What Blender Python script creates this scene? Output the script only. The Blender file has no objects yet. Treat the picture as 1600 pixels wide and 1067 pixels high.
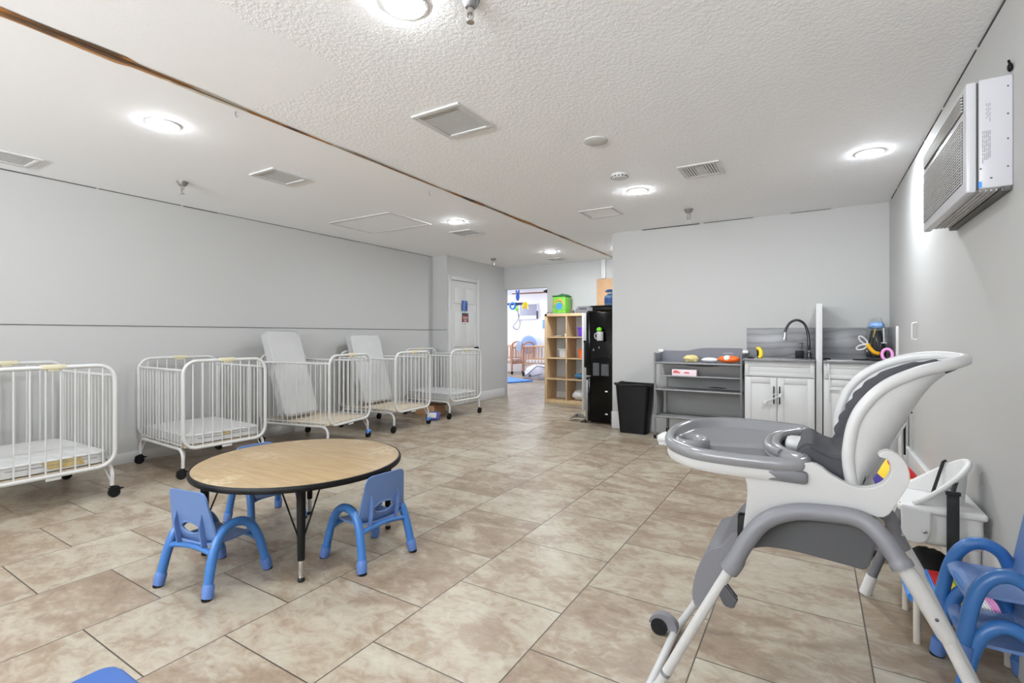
LAMPE = 400; UPL = 1350; LCOL = (.91, .96, 1.0); EXPOSURE = 0.0
import bpy, bmesh, math, random
from mathutils import Vector, Matrix
random.seed(7)
PI = math.pi
sc = bpy.context.scene
COL = sc.collection

# ------------------------------------------------------------------ materials
def lin(c):
    def f(v):
        v /= 255.0
        return v / 12.92 if v <= 0.04045 else ((v + 0.055) / 1.055) ** 2.4
    return (f(c[0]), f(c[1]), f(c[2]), 1.0)

MATS = {}
def mat(name, rgb, rough=0.5, metal=0.0, noise=0.0, nscale=20.0, bump=0.0, bscale=200.0, spec=0.5, emit=0.0, trans=0.0, alpha=1.0, coat=0.0, bdist=0.002, ndet=4.0):
    if name in MATS: return MATS[name]
    m = bpy.data.materials.new(name); m.use_nodes = True
    nt = m.node_tree; N = nt.nodes; Lk = nt.links
    p = N['Principled BSDF']
    c = lin(rgb)
    p.inputs['Base Color'].default_value = c
    p.inputs['Roughness'].default_value = rough
    p.inputs['Metallic'].default_value = metal
    p.inputs['Specular IOR Level'].default_value = spec
    if coat: p.inputs['Coat Weight'].default_value = coat; p.inputs['Coat Roughness'].default_value = 0.12
    if emit:
        p.inputs['Emission Color'].default_value = (LCOL[0], LCOL[1], LCOL[2], 1); p.inputs['Emission Strength'].default_value = emit
    if trans: p.inputs['Transmission Weight'].default_value = trans
    if alpha < 1: p.inputs['Alpha'].default_value = alpha
    tc = N.new('ShaderNodeTexCoord')
    if noise:
        nz = N.new('ShaderNodeTexNoise'); nz.inputs['Scale'].default_value = nscale; nz.inputs['Detail'].default_value = ndet
        Lk.new(tc.outputs['Object'], nz.inputs['Vector'])
        mx = N.new('ShaderNodeMix'); mx.data_type = 'RGBA'
        mx.inputs[6].default_value = tuple(max(0, v * (1 - noise)) for v in c[:3]) + (1,)
        mx.inputs[7].default_value = tuple(min(1, v * (1 + noise)) for v in c[:3]) + (1,)
        mr = N.new('ShaderNodeMapRange'); mr.inputs[1].default_value = 0.3; mr.inputs[2].default_value = 0.7
        Lk.new(nz.outputs['Fac'], mr.inputs[0]); Lk.new(mr.outputs[0], mx.inputs[0])
        Lk.new(mx.outputs[2], p.inputs['Base Color'])
    if bump:
        nb = N.new('ShaderNodeTexNoise'); nb.inputs['Scale'].default_value = bscale; nb.inputs['Detail'].default_value = 3
        Lk.new(tc.outputs['Object'], nb.inputs['Vector'])
        b = N.new('ShaderNodeBump'); b.inputs['Strength'].default_value = bump; b.inputs['Distance'].default_value = bdist
        Lk.new(nb.outputs['Fac'], b.inputs['Height']); Lk.new(b.outputs['Normal'], p.inputs['Normal'])
    MATS[name] = m
    return m

def math_node(nt, op, a, b=None, c=None):
    n = nt.nodes.new('ShaderNodeMath'); n.operation = op
    for i, v in enumerate((a, b, c)):
        if v is None: continue
        if isinstance(v, (int, float)): n.inputs[i].default_value = v
        else: nt.links.new(v, n.inputs[i])
    return n.outputs[0]

def tile_material():
    m = bpy.data.materials.new('stone_tile'); m.use_nodes = True
    nt = m.node_tree; N = nt.nodes; L = nt.links; p = N['Principled BSDF']
    tc = N.new('ShaderNodeTexCoord'); sp = N.new('ShaderNodeSeparateXYZ'); L.new(tc.outputs['Object'], sp.inputs[0])
    X, Y = sp.outputs[0], sp.outputs[1]
    M = lambda op, a, b=None, c=None: math_node(nt, op, a, b, c)
    # row index: slightly widening courses
    r = M('ADD', M('MULTIPLY', M('MULTIPLY', X, X), TQ[2]), M('ADD', M('MULTIPLY', X, TQ[1]), TQ[0]))
    row = M('FLOOR', r); fr = M('FRACT', r)
    par = M('FLOORED_MODULO', row, 2.0)
    yy = M('ADD', M('DIVIDE', M('SUBTRACT', Y, 1.305), 0.537), M('MULTIPLY', par, 0.5))
    cc = M('FLOOR', yy); fc = M('FRACT', yy)
    ex = M('MULTIPLY', M('MINIMUM', fr, M('SUBTRACT', 1.0, fr)), 0.518)
    ey = M('MULTIPLY', M('MINIMUM', fc, M('SUBTRACT', 1.0, fc)), 0.537)
    e = M('MINIMUM', ex, ey)
    grout = N.new('ShaderNodeMapRange'); grout.inputs[1].default_value = 0.0018; grout.inputs[2].default_value = 0.0032
    grout.inputs[3].default_value = 1.0; grout.inputs[4].default_value = 0.0
    L.new(e, grout.inputs[0])
    cb = N.new('ShaderNodeCombineXYZ'); L.new(row, cb.inputs[0]); L.new(cc, cb.inputs[1])
    wn = N.new('ShaderNodeTexWhiteNoise'); wn.noise_dimensions = '3D'; L.new(cb.outputs[0], wn.inputs['Vector'])
    off = N.new('ShaderNodeVectorMath'); off.operation = 'MULTIPLY_ADD'
    off.inputs[1].default_value = (17, 23, 11)
    L.new(wn.outputs['Color'], off.inputs[0])
    st = N.new('ShaderNodeMapping'); st.inputs['Scale'].default_value = (1.0, 1.5, 1.0); st.inputs['Rotation'].default_value = (0, 0, 0.35)
    L.new(tc.outputs['Object'], st.inputs['Vector']); L.new(st.outputs[0], off.inputs[2])
    n1 = N.new('ShaderNodeTexNoise'); n1.inputs['Scale'].default_value = 3.2; n1.inputs['Detail'].default_value = 9; n1.inputs['Roughness'].default_value = 0.62; n1.inputs['Distortion'].default_value = 0.6
    n2 = N.new('ShaderNodeTexNoise'); n2.inputs['Scale'].default_value = 13.0; n2.inputs['Detail'].default_value = 10; n2.inputs['Roughness'].default_value = 0.68; n2.inputs['Distortion'].default_value = 0.9
    for n in (n1, n2): L.new(off.outputs[0], n.inputs['Vector'])
    ramp = N.new('ShaderNodeValToRGB'); cr = ramp.color_ramp
    cr.elements[0].position = 0.30; cr.elements[0].color = lin((116, 97, 80))
    cr.elements[1].position = 0.69; cr.elements[1].color = lin((180, 175, 160))
    a = cr.elements.new(0.455); a.color = lin((143, 127, 109))
    a = cr.elements.new(0.53); a.color = lin((161, 150, 133))
    mixf = M('ADD', M('MULTIPLY', n1.outputs['Fac'], 0.55), M('MULTIPLY', n2.outputs['Fac'], 0.45))
    mixf = M('ADD', mixf, M('MULTIPLY', M('SUBTRACT', wn.outputs['Value'], 0.5), 0.09))
    L.new(mixf, ramp.inputs[0])
    mx = N.new('ShaderNodeMix'); mx.data_type = 'RGBA'; mx.inputs[7].default_value = lin((62, 54, 46))
    L.new(grout.outputs[0], mx.inputs[0]); L.new(ramp.outputs[0], mx.inputs[6])
    L.new(mx.outputs[2], p.inputs['Base Color'])
    ro = N.new('ShaderNodeMapRange'); ro.inputs[3].default_value = 0.27; ro.inputs[4].default_value = 0.42
    L.new(n2.outputs['Fac'], ro.inputs[0]); L.new(ro.outputs[0], p.inputs['Roughness'])
    p.inputs['Specular IOR Level'].default_value = 0.4
    h = M('SUBTRACT', M('MULTIPLY', n2.outputs['Fac'], 0.25), grout.outputs[0])
    b = N.new('ShaderNodeBump'); b.inputs['Strength'].default_value = 0.25; b.inputs['Distance'].default_value = 0.002
    L.new(h, b.inputs['Height']); L.new(b.outputs['Normal'], p.inputs['Normal'])
    return m

def texture_ceiling():
    m = bpy.data.materials.new('stippled_ceiling'); m.use_nodes = True
    nt = m.node_tree; N = nt.nodes; L = nt.links; p = N['Principled BSDF']
    p.inputs['Base Color'].default_value = lin((243, 244, 247)); p.inputs['Roughness'].default_value = 0.85
    tc = N.new('ShaderNodeTexCoord')
    n = N.new('ShaderNodeTexNoise'); n.inputs['Scale'].default_value = 55; n.inputs['Detail'].default_value = 4; n.inputs['Roughness'].default_value = 0.6
    L.new(tc.outputs['Object'], n.inputs['Vector'])
    mr = N.new('ShaderNodeMapRange'); mr.inputs[1].default_value = 0.38; mr.inputs[2].default_value = 0.66; L.new(n.outputs['Fac'], mr.inputs[0])
    # a re-plastered smooth patch next to the seam
    sp = N.new('ShaderNodeSeparateXYZ'); L.new(tc.outputs['Object'], sp.inputs[0])
    M = lambda op, a, b=None, c=None: math_node(nt, op, a, b, c)
    n3 = N.new('ShaderNodeTexNoise'); n3.inputs['Scale'].default_value = 6; L.new(tc.outputs['Object'], n3.inputs['Vector'])
    yy = M('ADD', sp.outputs[1], M('MULTIPLY', M('SUBTRACT', n3.outputs['Fac'], 0.5), 0.25))
    xx = M('ADD', sp.outputs[0], M('MULTIPLY', M('SUBTRACT', n3.outputs['Fac'], 0.5), 0.25))
    rough = M('MAXIMUM', M('GREATER_THAN', yy, 1.62), M('GREATER_THAN', xx, -1.92))
    st = M('ADD', M('MULTIPLY', rough, 0.19), 0.03)
    b = N.new('ShaderNodeBump'); b.inputs['Distance'].default_value = 0.008
    L.new(st, b.inputs['Strength']); L.new(mr.outputs[0], b.inputs['Height']); L.new(b.outputs['Normal'], p.inputs['Normal'])
    return m

def wood_material(name, c1, c2, scale=3.0, rough=0.4, stretch=(1, 12, 1), coat=0.0):
    m = bpy.data.materials.new(name); m.use_nodes = True
    nt = m.node_tree; N = nt.nodes; L = nt.links; p = N['Principled BSDF']
    tc = N.new('ShaderNodeTexCoord'); mp = N.new('ShaderNodeMapping'); mp.inputs['Scale'].default_value = stretch
    L.new(tc.outputs['Object'], mp.inputs['Vector'])
    n = N.new('ShaderNodeTexNoise'); n.inputs['Scale'].default_value = scale; n.inputs['Detail'].default_value = 8; n.inputs['Roughness'].default_value = 0.65
    L.new(mp.outputs[0], n.inputs['Vector'])
    r = N.new('ShaderNodeValToRGB'); r.color_ramp.elements[0].position = 0.33; r.color_ramp.elements[1].position = 0.68
    r.color_ramp.elements[0].color = lin(c1); r.color_ramp.elements[1].color = lin(c2)
    L.new(n.outputs['Fac'], r.inputs[0]); L.new(r.outputs[0], p.inputs['Base Color'])
    p.inputs['Roughness'].default_value = rough
    if coat: p.inputs['Coat Weight'].default_value = coat
    return m

def marble_material():
    m = bpy.data.materials.new('grey_veined_stone'); m.use_nodes = True
    nt = m.node_tree; N = nt.nodes; L = nt.links; p = N['Principled BSDF']
    tc = N.new('ShaderNodeTexCoord'); mp = N.new('ShaderNodeMapping'); mp.inputs['Scale'].default_value = (0.9, 1, 4.5); mp.inputs['Rotation'].default_value = (0, 0.16, 0)
    L.new(tc.outputs['Object'], mp.inputs['Vector'])
    w = N.new('ShaderNodeTexWave'); w.wave_type = 'BANDS'; w.bands_direction = 'Z'; w.inputs['Scale'].default_value = 0.9; w.inputs['Distortion'].default_value = 9; w.inputs['Detail'].default_value = 5; w.inputs['Detail Scale'].default_value = 1.3
    L.new(mp.outputs[0], w.inputs['Vector'])
    r = N.new('ShaderNodeValToRGB'); e = r.color_ramp.elements
    e[0].position = 0.0; e[0].color = lin((112, 112, 114)); e[1].position = 1.0; e[1].color = lin((138, 138, 141))
    a = e.new(0.10); a.color = lin((126, 126, 129)); a = e.new(0.5); a.color = lin((134, 134, 137))
    L.new(w.outputs['Fac'], r.inputs[0]); L.new(r.outputs[0], p.inputs['Base Color'])
    p.inputs['Roughness'].default_value = 0.3
    return m

def strip_material():
    # torn board edge: bare brown wood with remnants of white plaster
    m = bpy.data.materials.new('torn_board_edge'); m.use_nodes = True
    nt = m.node_tree; N = nt.nodes; L = nt.links; p = N['Principled BSDF']
    tc = N.new('ShaderNodeTexCoord')
    mp = N.new('ShaderNodeMapping'); mp.inputs['Scale'].default_value = (6, 1.3, 6); L.new(tc.outputs['Object'], mp.inputs['Vector'])
    n = N.new('ShaderNodeTexNoise'); n.inputs['Scale'].default_value = 2.2; n.inputs['Detail'].default_value = 6
    L.new(mp.outputs[0], n.inputs['Vector'])
    r = N.new('ShaderNodeValToRGB'); e = r.color_ramp.elements
    e[0].position = 0.36; e[0].color = lin((84, 60, 38)); e[1].position = 0.60; e[1].color = lin((190, 182, 168))
    a = e.new(0.44); a.color = lin((156, 104, 50)); a = e.new(0.55); a.color = lin((166, 118, 66))
    L.new(n.outputs['Fac'], r.inputs[0]); L.new(r.outputs[0], p.inputs['Base Color'])
    p.inputs['Roughness'].default_value = 0.8
    return m

# course widths measured on the floor
TX = [-3.437, -2.934, -2.430, -1.926, -1.4053, -0.8855, -0.3605, 0.174]
def quadfit(xs, ys):
    n = len(xs); S = [sum(x ** k for x in xs) for k in range(5)]
    T = [sum(y * x ** k for x, y in zip(xs, ys)) for k in range(3)]
    A = Matrix(((S[0], S[1], S[2]), (S[1], S[2], S[3]), (S[2], S[3], S[4])))
    return A.inverted() @ Vector(T)
TQ = quadfit(TX, [100, 101, 102, 103, 104, 105, 106, 107])
TQ = [TQ[0], TQ[1], TQ[2]]

# ------------------------------------------------------------------ geometry helpers
class B:
    def __init__(s): s.bm = bmesh.new()
    def _merge(s, t):
        me = bpy.data.meshes.new('tmp'); t.to_mesh(me); t.free(); s.bm.from_mesh(me); bpy.data.meshes.remove(me); return s
    def box(s, x0, x1, y0, y1, z0, z1, bev=0.0, seg=2, M=None):
        t = bmesh.new(); bmesh.ops.create_cube(t, size=1)
        for v in t.verts:
            v.co = Vector(((x0 + x1) / 2 + v.co.x * (x1 - x0), (y0 + y1) / 2 + v.co.y * (y1 - y0), (z0 + z1) / 2 + v.co.z * (z1 - z0)))
        if bev: bmesh.ops.bevel(t, geom=t.edges[:], offset=bev, segments=seg, affect='EDGES', clamp_overlap=True, profile=0.5)
        if M: bmesh.ops.transform(t, matrix=M, verts=t.verts)
        return s._merge(t)
    def tube(s, pts, r, seg=12, closed=False, caps=True):
        t = bmesh.new(); P = [Vector(p) for p in pts]; n = len(P)
        R = r if isinstance(r, (list, tuple)) else [r] * n
        rings = []; up = None
        for i in range(n):
            if closed: d = (P[(i + 1) % n] - P[i - 1])
            else: d = P[min(i + 1, n - 1)] - P[max(i - 1, 0)]
            d.normalize()
            if up is None:
                up = Vector((0, 0, 1)) if abs(d.z) < 0.9 else Vector((1, 0, 0))
            a = (up - d * up.dot(d))
            if a.length < 1e-5: a = Vector((0, 1, 0)) - d * d.y
            a.normalize(); b = d.cross(a); up = a
            rings.append([t.verts.new(P[i] + (a * math.cos(2 * PI * k / seg) + b * math.sin(2 * PI * k / seg)) * R[i]) for k in range(seg)])
        m = n if closed else n - 1
        for i in range(m):
            A, C = rings[i], rings[(i + 1) % n]
            o = 0
            if closed and i == n - 1:
                o = min(range(seg), key=lambda q: (A[0].co - C[q].co).length)
            for k in range(seg):
                t.faces.new((A[k], A[(k + 1) % seg], C[(k + 1 + o) % seg], C[(k + o) % seg]))
        if caps and not closed:
            t.faces.new(rings[0][::-1]); t.faces.new(rings[-1])
        bmesh.ops.recalc_face_normals(t, faces=t.faces)
        return s._merge(t)
    def cyl(s, p0, p1, r0, r1=None, seg=20):
        return s.tube([p0, p1], [r0, r0 if r1 is None else r1], seg)
    def prism(s, poly, axis, a, b, bev=0.0, seg=2):
        t = bmesh.new()
        def mk(p, h):
            return {'x': (h, p[0], p[1]), 'y': (p[0], h, p[1]), 'z': (p[0], p[1], h)}[axis]
        A = [t.verts.new(mk(p, a)) for p in poly]; C = [t.verts.new(mk(p, b)) for p in poly]
        n = len(poly)
        t.faces.new(A); t.faces.new(C[::-1])
        for i in range(n): t.faces.new((A[i], C[i], C[(i + 1) % n], A[(i + 1) % n]))
        bmesh.ops.recalc_face_normals(t, faces=t.faces)
        if bev:
            es = [e for e in t.edges if len(e.link_faces) == 2 and max(len(f.verts) for f in e.link_faces) > 4 or len(e.link_faces) == 2 and e.calc_face_angle(0) > 0.6]
            bmesh.ops.bevel(t, geom=es, offset=bev, segments=seg, affect='EDGES', clamp_overlap=True)
        return s._merge(t)
    def lathe(s, prof, c=(0, 0, 0), seg=32, sx=1.0, sy=1.0):
        t = bmesh.new(); rings = []
        for r, z in prof:
            if r < 1e-6: rings.append([t.verts.new((c[0], c[1], c[2] + z))])
            else: rings.append([t.verts.new((c[0] + r * sx * math.cos(2 * PI * k / seg), c[1] + r * sy * math.sin(2 * PI * k / seg), c[2] + z)) for k in range(seg)])
        for A, C in zip(rings, rings[1:]):
            for k in range(seg):
                k2 = (k + 1) % seg
                if len(A) == 1 and len(C) == 1: continue
                if len(A) == 1: t.faces.new((A[0], C[k], C[k2]))
                elif len(C) == 1: t.faces.new((A[k], A[k2], C[0]))
                else: t.faces.new((A[k], A[k2], C[k2], C[k]))
        bmesh.ops.recalc_face_normals(t, faces=t.faces)
        return s._merge(t)
    def grid(s, f, nu, nv, closed_u=False, thick=0.0):
        t = bmesh.new()
        V = [[t.verts.new(f(u / (nu if closed_u else nu - 1), v / (nv - 1))) for v in range(nv)] for u in range(nu)]
        for i in range(nu if closed_u else nu - 1):
            for j in range(nv - 1):
                t.faces.new((V[i][j], V[(i + 1) % nu][j], V[(i + 1) % nu][j + 1], V[i][j + 1]))
        bmesh.ops.recalc_face_normals(t, faces=t.faces)
        if thick: bmesh.ops.solidify(t, geom=t.faces[:], thickness=thick)
        return s._merge(t)
    def sph(s, c, rx, ry=None, rz=None, u=20, v=12, jit=0.0):
        t = bmesh.new(); bmesh.ops.create_uvsphere(t, u_segments=u, v_segments=v, radius=1)
        ry = rx if ry is None else ry; rz = rx if rz is None else rz
        for w in t.verts:
            k = 1 + (random.uniform(-jit, jit) if jit else 0)
            w.co = Vector((c[0] + w.co.x * rx * k, c[1] + w.co.y * ry * k, c[2] + w.co.z * rz * k))
        return s._merge(t)
    def holed(s, outer, center, hole, f, thick_vec):
        """plate between an outline and a hole (2-D, star-shaped about center); f maps 2-D to 3-D; thickness along thick_vec"""
        t = bmesh.new(); n = 56; I = []; O = []
        for k in range(n):
            a = 2 * PI * k / n; d = Vector((math.cos(a), math.sin(a)))
            best = 0
            for i in range(len(outer)):
                p = Vector(outer[i]) - Vector(center); q = Vector(outer[(i + 1) % len(outer)]) - Vector(center)
                e = q - p; den = d.x * e.y - d.y * e.x
                if abs(den) < 1e-9: continue
                tt = (p.x * e.y - p.y * e.x) / den; uu = (p.x * d.y - p.y * d.x) / den
                if tt > 0 and -1e-6 <= uu <= 1 + 1e-6: best = max(best, tt)
            O.append(Vector(center) + d * best)
            I.append(Vector(center) + Vector((hole[0] * math.cos(a), hole[1] * math.sin(a))))
        tv = Vector(thick_vec); rows = []
        M5 = [[I[k].lerp(O[k], w) for k in range(n)] for w in (0, 0.12, 0.5, 0.9, 1)]
        F_ = [[t.verts.new(Vector(f(p.x, p.y))) for p in row] for row in M5]
        K_ = [[t.verts.new(Vector(f(p.x, p.y)) + tv) for p in row] for row in M5]
        for k in range(n):
            k2 = (k + 1) % n
            for j in range(4):
                t.faces.new((F_[j][k], F_[j][k2], F_[j + 1][k2], F_[j + 1][k])); t.faces.new((K_[j][k], K_[j + 1][k], K_[j + 1][k2], K_[j][k2]))
            t.faces.new((F_[0][k], K_[0][k], K_[0][k2], F_[0][k2])); t.faces.new((F_[4][k], F_[4][k2], K_[4][k2], K_[4][k]))
        bmesh.ops.recalc_face_normals(t, faces=t.faces)
        return s._merge(t)
    def xf(s, M):
        bmesh.ops.transform(s.bm, matrix=M, verts=s.bm.verts); return s

def catmull(P, n=8, closed=False):
    P = [Vector(p) for p in P]; out = []; m = len(P)
    for i in range(m if closed else m - 1):
        g = lambda k: P[k % m] if closed else P[max(0, min(m - 1, k))]
        a, b, c, d = g(i - 1), g(i), g(i + 1), g(i + 2)
        for k in range(n):
            t = k / n
            out.append(0.5 * ((2 * b) + (c - a) * t + (2 * a - 5 * b + 4 * c - d) * t * t + (3 * b - a - 3 * c + d) * t ** 3))
    if not closed: out.append(P[-1])
    return out

def rrect(w, h, r, n=6, cx=0.0, cy=0.0):
    out = []
    for sx, sy, a0 in ((1, 1, 0), (-1, 1, 90), (-1, -1, 180), (1, -1, 270)):
        for k in range(n + 1):
            a = math.radians(a0 + 90 * k / n)
            out.append((cx + sx * (w / 2 - r) + r * math.cos(a), cy + sy * (h / 2 - r) + r * math.sin(a)))
    return out

def obj(name, b, m, parent=None, world=False, ang=40, kind=None, label=None):
    me = bpy.data.meshes.new(name)
    if world and parent is not None:
        M = Matrix.Translation(parent.location) @ parent.rotation_euler.to_matrix().to_4x4()
        q = parent.parent
        while q is not None:
            M = (Matrix.Translation(q.location) @ q.rotation_euler.to_matrix().to_4x4()) @ M
            q = q.parent
        b.xf(M.inverted())
    b.bm.to_mesh(me); b.bm.free()
    me.materials.append(m)
    for p in me.polygons: p.use_smooth = True
    me.set_sharp_from_angle(angle=math.radians(ang))
    o = bpy.data.objects.new(name, me); COL.objects.link(o)
    if parent is not None: o.parent = parent
    if kind: o['kind'] = kind
    if label: o['label'] = label
    return o

def tag(o, label, cat, group=None):
    o['label'] = label; o['category'] = cat
    if group: o['group'] = group
    return o

def thing(name, label, cat, loc=(0, 0, 0), rz=0.0, group=None):
    o = bpy.data.objects.new(name, None); COL.objects.link(o)
    o.location = loc; o.rotation_euler = (0, 0, rz); o.empty_display_size = 0.05
    return tag(o, label, cat, group)

def dup(root, loc=None, rz=None, label=None, group=None):
    r = root.copy(); COL.objects.link(r)
    if loc is not None: r.location = loc
    if rz is not None: r.rotation_euler = (0, 0, rz)
    if label: r['label'] = label
    if group: r['group'] = group
    for ch in list(root.children):
        c = ch.copy(); COL.objects.link(c); c.parent = r
        for g in list(ch.children):
            d = g.copy(); COL.objects.link(d); d.parent = c
    return r

def struct(name, b, m, parent=None, world=False, label=None):
    return obj(name, b, m, parent, world, kind='structure' if parent is None else None, label=label)

# ------------------------------------------------------------------ palette
PAINT = mat('wall_paint', (183, 183, 182), 0.75, bump=0.08, bscale=220, bdist=0.001)
PAINT_LOW = mat('wainscot_paint', (219, 219, 218), 0.6, bump=0.06, bscale=220, bdist=0.001)
CEIL_S = mat('smooth_ceiling', (243, 244, 247), 0.8, bump=0.05, bscale=90)
TRIM = mat('trim_paint', (204, 204, 204), 0.45)
DOORP = mat('door_paint', (194, 194, 193), 0.45)
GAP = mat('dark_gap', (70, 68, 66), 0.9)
WHITE_METAL = mat('white_enamel', (200, 200, 199), 0.35, spec=0.5)
CREAM = mat('cream_plastic', (206, 198, 170), 0.5)
RUBBER = mat('black_rubber', (12, 12, 13), 0.6, spec=.25)
CHROME = mat('chrome', (200, 198, 195), 0.18, metal=1.0)
STEEL = mat('grey_steel', (150, 150, 152), 0.35, metal=0.8)
BLACK = mat('black_plastic', (8, 8, 9), 0.5, spec=.22)
VINYL = mat('white_vinyl', (196, 196, 195), 0.5, noise=0.03, nscale=6, bump=0.25, bscale=14, bdist=0.006)
VINYL_G = mat('grey_vinyl', (186, 186, 186), 0.5, noise=0.03, nscale=6, bump=0.25, bscale=14, bdist=0.006)
FOAM = mat('torn_foam', (176, 156, 104), 0.9, noise=0.25, nscale=25)
BOARD = mat('crib_board', (196, 182, 160), 0.8, noise=0.08, nscale=9)
BLUE = mat('blue_tube_plastic', (54, 106, 168), 0.32, spec=0.5)
BLUE_S = mat('blue_shell_plastic', (92, 120, 168), 0.45, bump=0.1, bscale=600, bdist=0.0005)
BLUE_F = mat('blue_cuff_plastic', (84, 116, 176), 0.5)
WHITE_P = mat('white_plastic', (196, 196, 196), 0.35, spec=0.5)
GREY_P = mat('grey_plastic', (112, 112, 117), 0.45)
GREY_T = mat('tray_plastic', (122, 122, 125), 0.2, spec=0.6)
GREY_D = mat('dark_grey_fabric', (66, 66, 67), 0.85, bump=0.15, bscale=500, bdist=0.0008)
PAD = mat('charcoal_pad', (48, 47, 52), 0.7, bump=0.2, bscale=300, bdist=0.001)
CAB = mat('cabinet_lacquer', (190, 190, 190), 0.4)
COUNTER = mat('grey_counter', (108, 108, 110), 0.35, noise=0.1, nscale=40)
MARBLE = marble_material()
FABRIC = mat('grey_canvas', (128, 128, 136), 0.9, noise=0.05, nscale=300, bump=0.2, bscale=700, bdist=0.0006)
MESH_F = mat('grey_mesh_fabric', (144, 144, 144), 0.85, bump=0.1, bscale=500)
GREY_M = mat('painted_grey_metal', (128, 128, 130), 0.4, metal=0.3)
GLOSS_BLK = mat('gloss_black', (4, 4, 4), 0.16, spec=0.22)
def worn_maple():
    m = wood_material('maple_laminate', (140, 116, 84), (160, 138, 104), 4.0, 0.42, (1, 9, 1))
    nt = m.node_tree; N = nt.nodes; L = nt.links; p = N['Principled BSDF']
    src = p.inputs['Base Color'].links[0].from_socket
    tc = N.new('ShaderNodeTexCoord'); n = N.new('ShaderNodeTexNoise'); n.inputs['Scale'].default_value = 26; n.inputs['Detail'].default_value = 6; n.inputs['Roughness'].default_value = .7
    L.new(tc.outputs['Object'], n.inputs['Vector'])
    n2 = N.new('ShaderNodeTexNoise'); n2.inputs['Scale'].default_value = 3.2; L.new(tc.outputs['Object'], n2.inputs['Vector'])
    s = math_node(nt, 'MULTIPLY', n.outputs['Fac'], n2.outputs['Fac'])
    mr = N.new('ShaderNodeMapRange'); mr.inputs[1].default_value = .27; mr.inputs[2].default_value = .38; mr.inputs[4].default_value = .6; L.new(s, mr.inputs[0])
    mx = N.new('ShaderNodeMix'); mx.data_type = 'RGBA'; mx.inputs[7].default_value = lin((186, 171, 143))
    L.new(mr.outputs[0], mx.inputs[0]); L.new(src, mx.inputs[6]); L.new(mx.outputs[2], p.inputs['Base Color'])
    return m
MAPLE = worn_maple()
BIRCH = wood_material('birch_veneer', (196, 166, 124), (214, 188, 150), 5.0, 0.5, (9, 9, 1))
ORANGEW = wood_material('orange_wood', (150, 100, 74), (184, 136, 108), 5.0, 0.45, (8, 8, 1))
KRAFT = mat('brown_board', (190, 152, 116), 0.8, noise=0.06, nscale=8)
LAMP = mat('lamp_diffuser', (255, 255, 255), 0.4, emit=LAMPE)
PURPLE = mat('purple_plastic', (108, 58, 196), 0.4); ORANGE = mat('orange_plastic', (240, 110, 36), 0.45)
YELLOW = mat('yellow_plastic', (236, 206, 40), 0.45); GREEN = mat('green_print', (112, 180, 62), 0.5, noise=0.2, nscale=30)
DGREEN = mat('dark_green_print', (30, 92, 48), 0.6); LIME = mat('lime_plastic', (120, 216, 40), 0.4)
RED = mat('red_fabric', (196, 22, 26), 0.7); YEL_F = mat('yellow_fabric', (240, 200, 50), 0.7); NAVY = mat('navy_fabric', (56, 46, 130), 0.7)
SKY = mat('sky_blue_plastic', (70, 140, 220), 0.45); PINK = mat('pink_plastic', (226, 150, 206), 0.4)
PAPER = mat('white_paper', (232, 232, 234), 0.8); PAPER_P = mat('pale_pink_card', (232, 214, 220), 0.7)
PRINT_R = mat('red_print', (196, 48, 42), 0.6); PRINT_B = mat('blue_print', (44, 76, 140), 0.6); PRINT_D = mat('dark_print', (58, 58, 62), 0.6)
PRINT_G = mat('grey_print', (120, 120, 126), 0.6); TEAL = mat('blue_cloth', (62, 122, 168), 0.8)
CLEAR = mat('clear_plastic', (225, 232, 235), 0.1, trans=0.9, alpha=0.28)
WATER = mat('blue_water_plastic', (132, 176, 214), 0.15, trans=0.5)
STRAP = mat('black_webbing', (30, 30, 32), 0.8, bump=0.3, bscale=900, bdist=0.0006)
BAG = mat('white_bag_plastic', (224, 224, 226), 0.35)
GOLD = mat('amber_plastic', (222, 166, 24), 0.4)
CARD_O = mat('orange_print', (224, 140, 84), 0.6)
BLACK_F = mat('black_cloth', (18, 18, 19), 0.9)
CREAMY = mat('pale_yellow_cloth', (226, 212, 150), 0.8)
TILE = tile_material(); CEIL_T = texture_ceiling(); TORN = strip_material()
# ================================================================== the room
XR, XL, XD, YB, YF, ZC = 0.615, -5.25, -4.96, 5.86, 7.83, 2.41
YN = -4.2                                        # wall behind the camera
struct('floor', B().box(-10, 1.2, YN - .2, 14, -0.1, 0), TILE)
struct('ceiling', B().box(XL - .1, -2.735, YN - .1, YF + .02, ZC, ZC + .1), CEIL_S)
struct('ceiling_stippled', B().box(-2.735, XR + .1, YN - .1, YF + .02, ZC, ZC + .1), CEIL_T)
struct('wall_left', B().box(XL - .12, XL, YN - .1, 6.16, 0, ZC), PAINT)
struct('wall_door_side', B().box(XL - .12, XD, 6.13, YF + .12, 0, ZC), PAINT)
struct('wall_far', B().box(-4.05, -1.6, YF, YF + .12, 0, ZC).box(-4.97, -4.05, YF, YF + .12, 2.0, ZC), PAINT)
struct('wall_back', B().box(-2.125, XR + .05, YB, YB + .12, 0, ZC), PAINT)
struct('wall_alcove', B().box(-1.74, -1.62, YB + .1, YF + .05, 0, ZC), PAINT)
struct('wall_right', B().box(XR, XR + .12, YN - .1, YB + .1, 0, ZC), PAINT)
struct('wall_behind', B().box(XL - .1, XR + .1, YN - .12, YN, 0, ZC), mat('dark_rear_wall', (96, 94, 92), .8))  # unseen wall, kept dark to cut light bounced from behind
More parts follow.
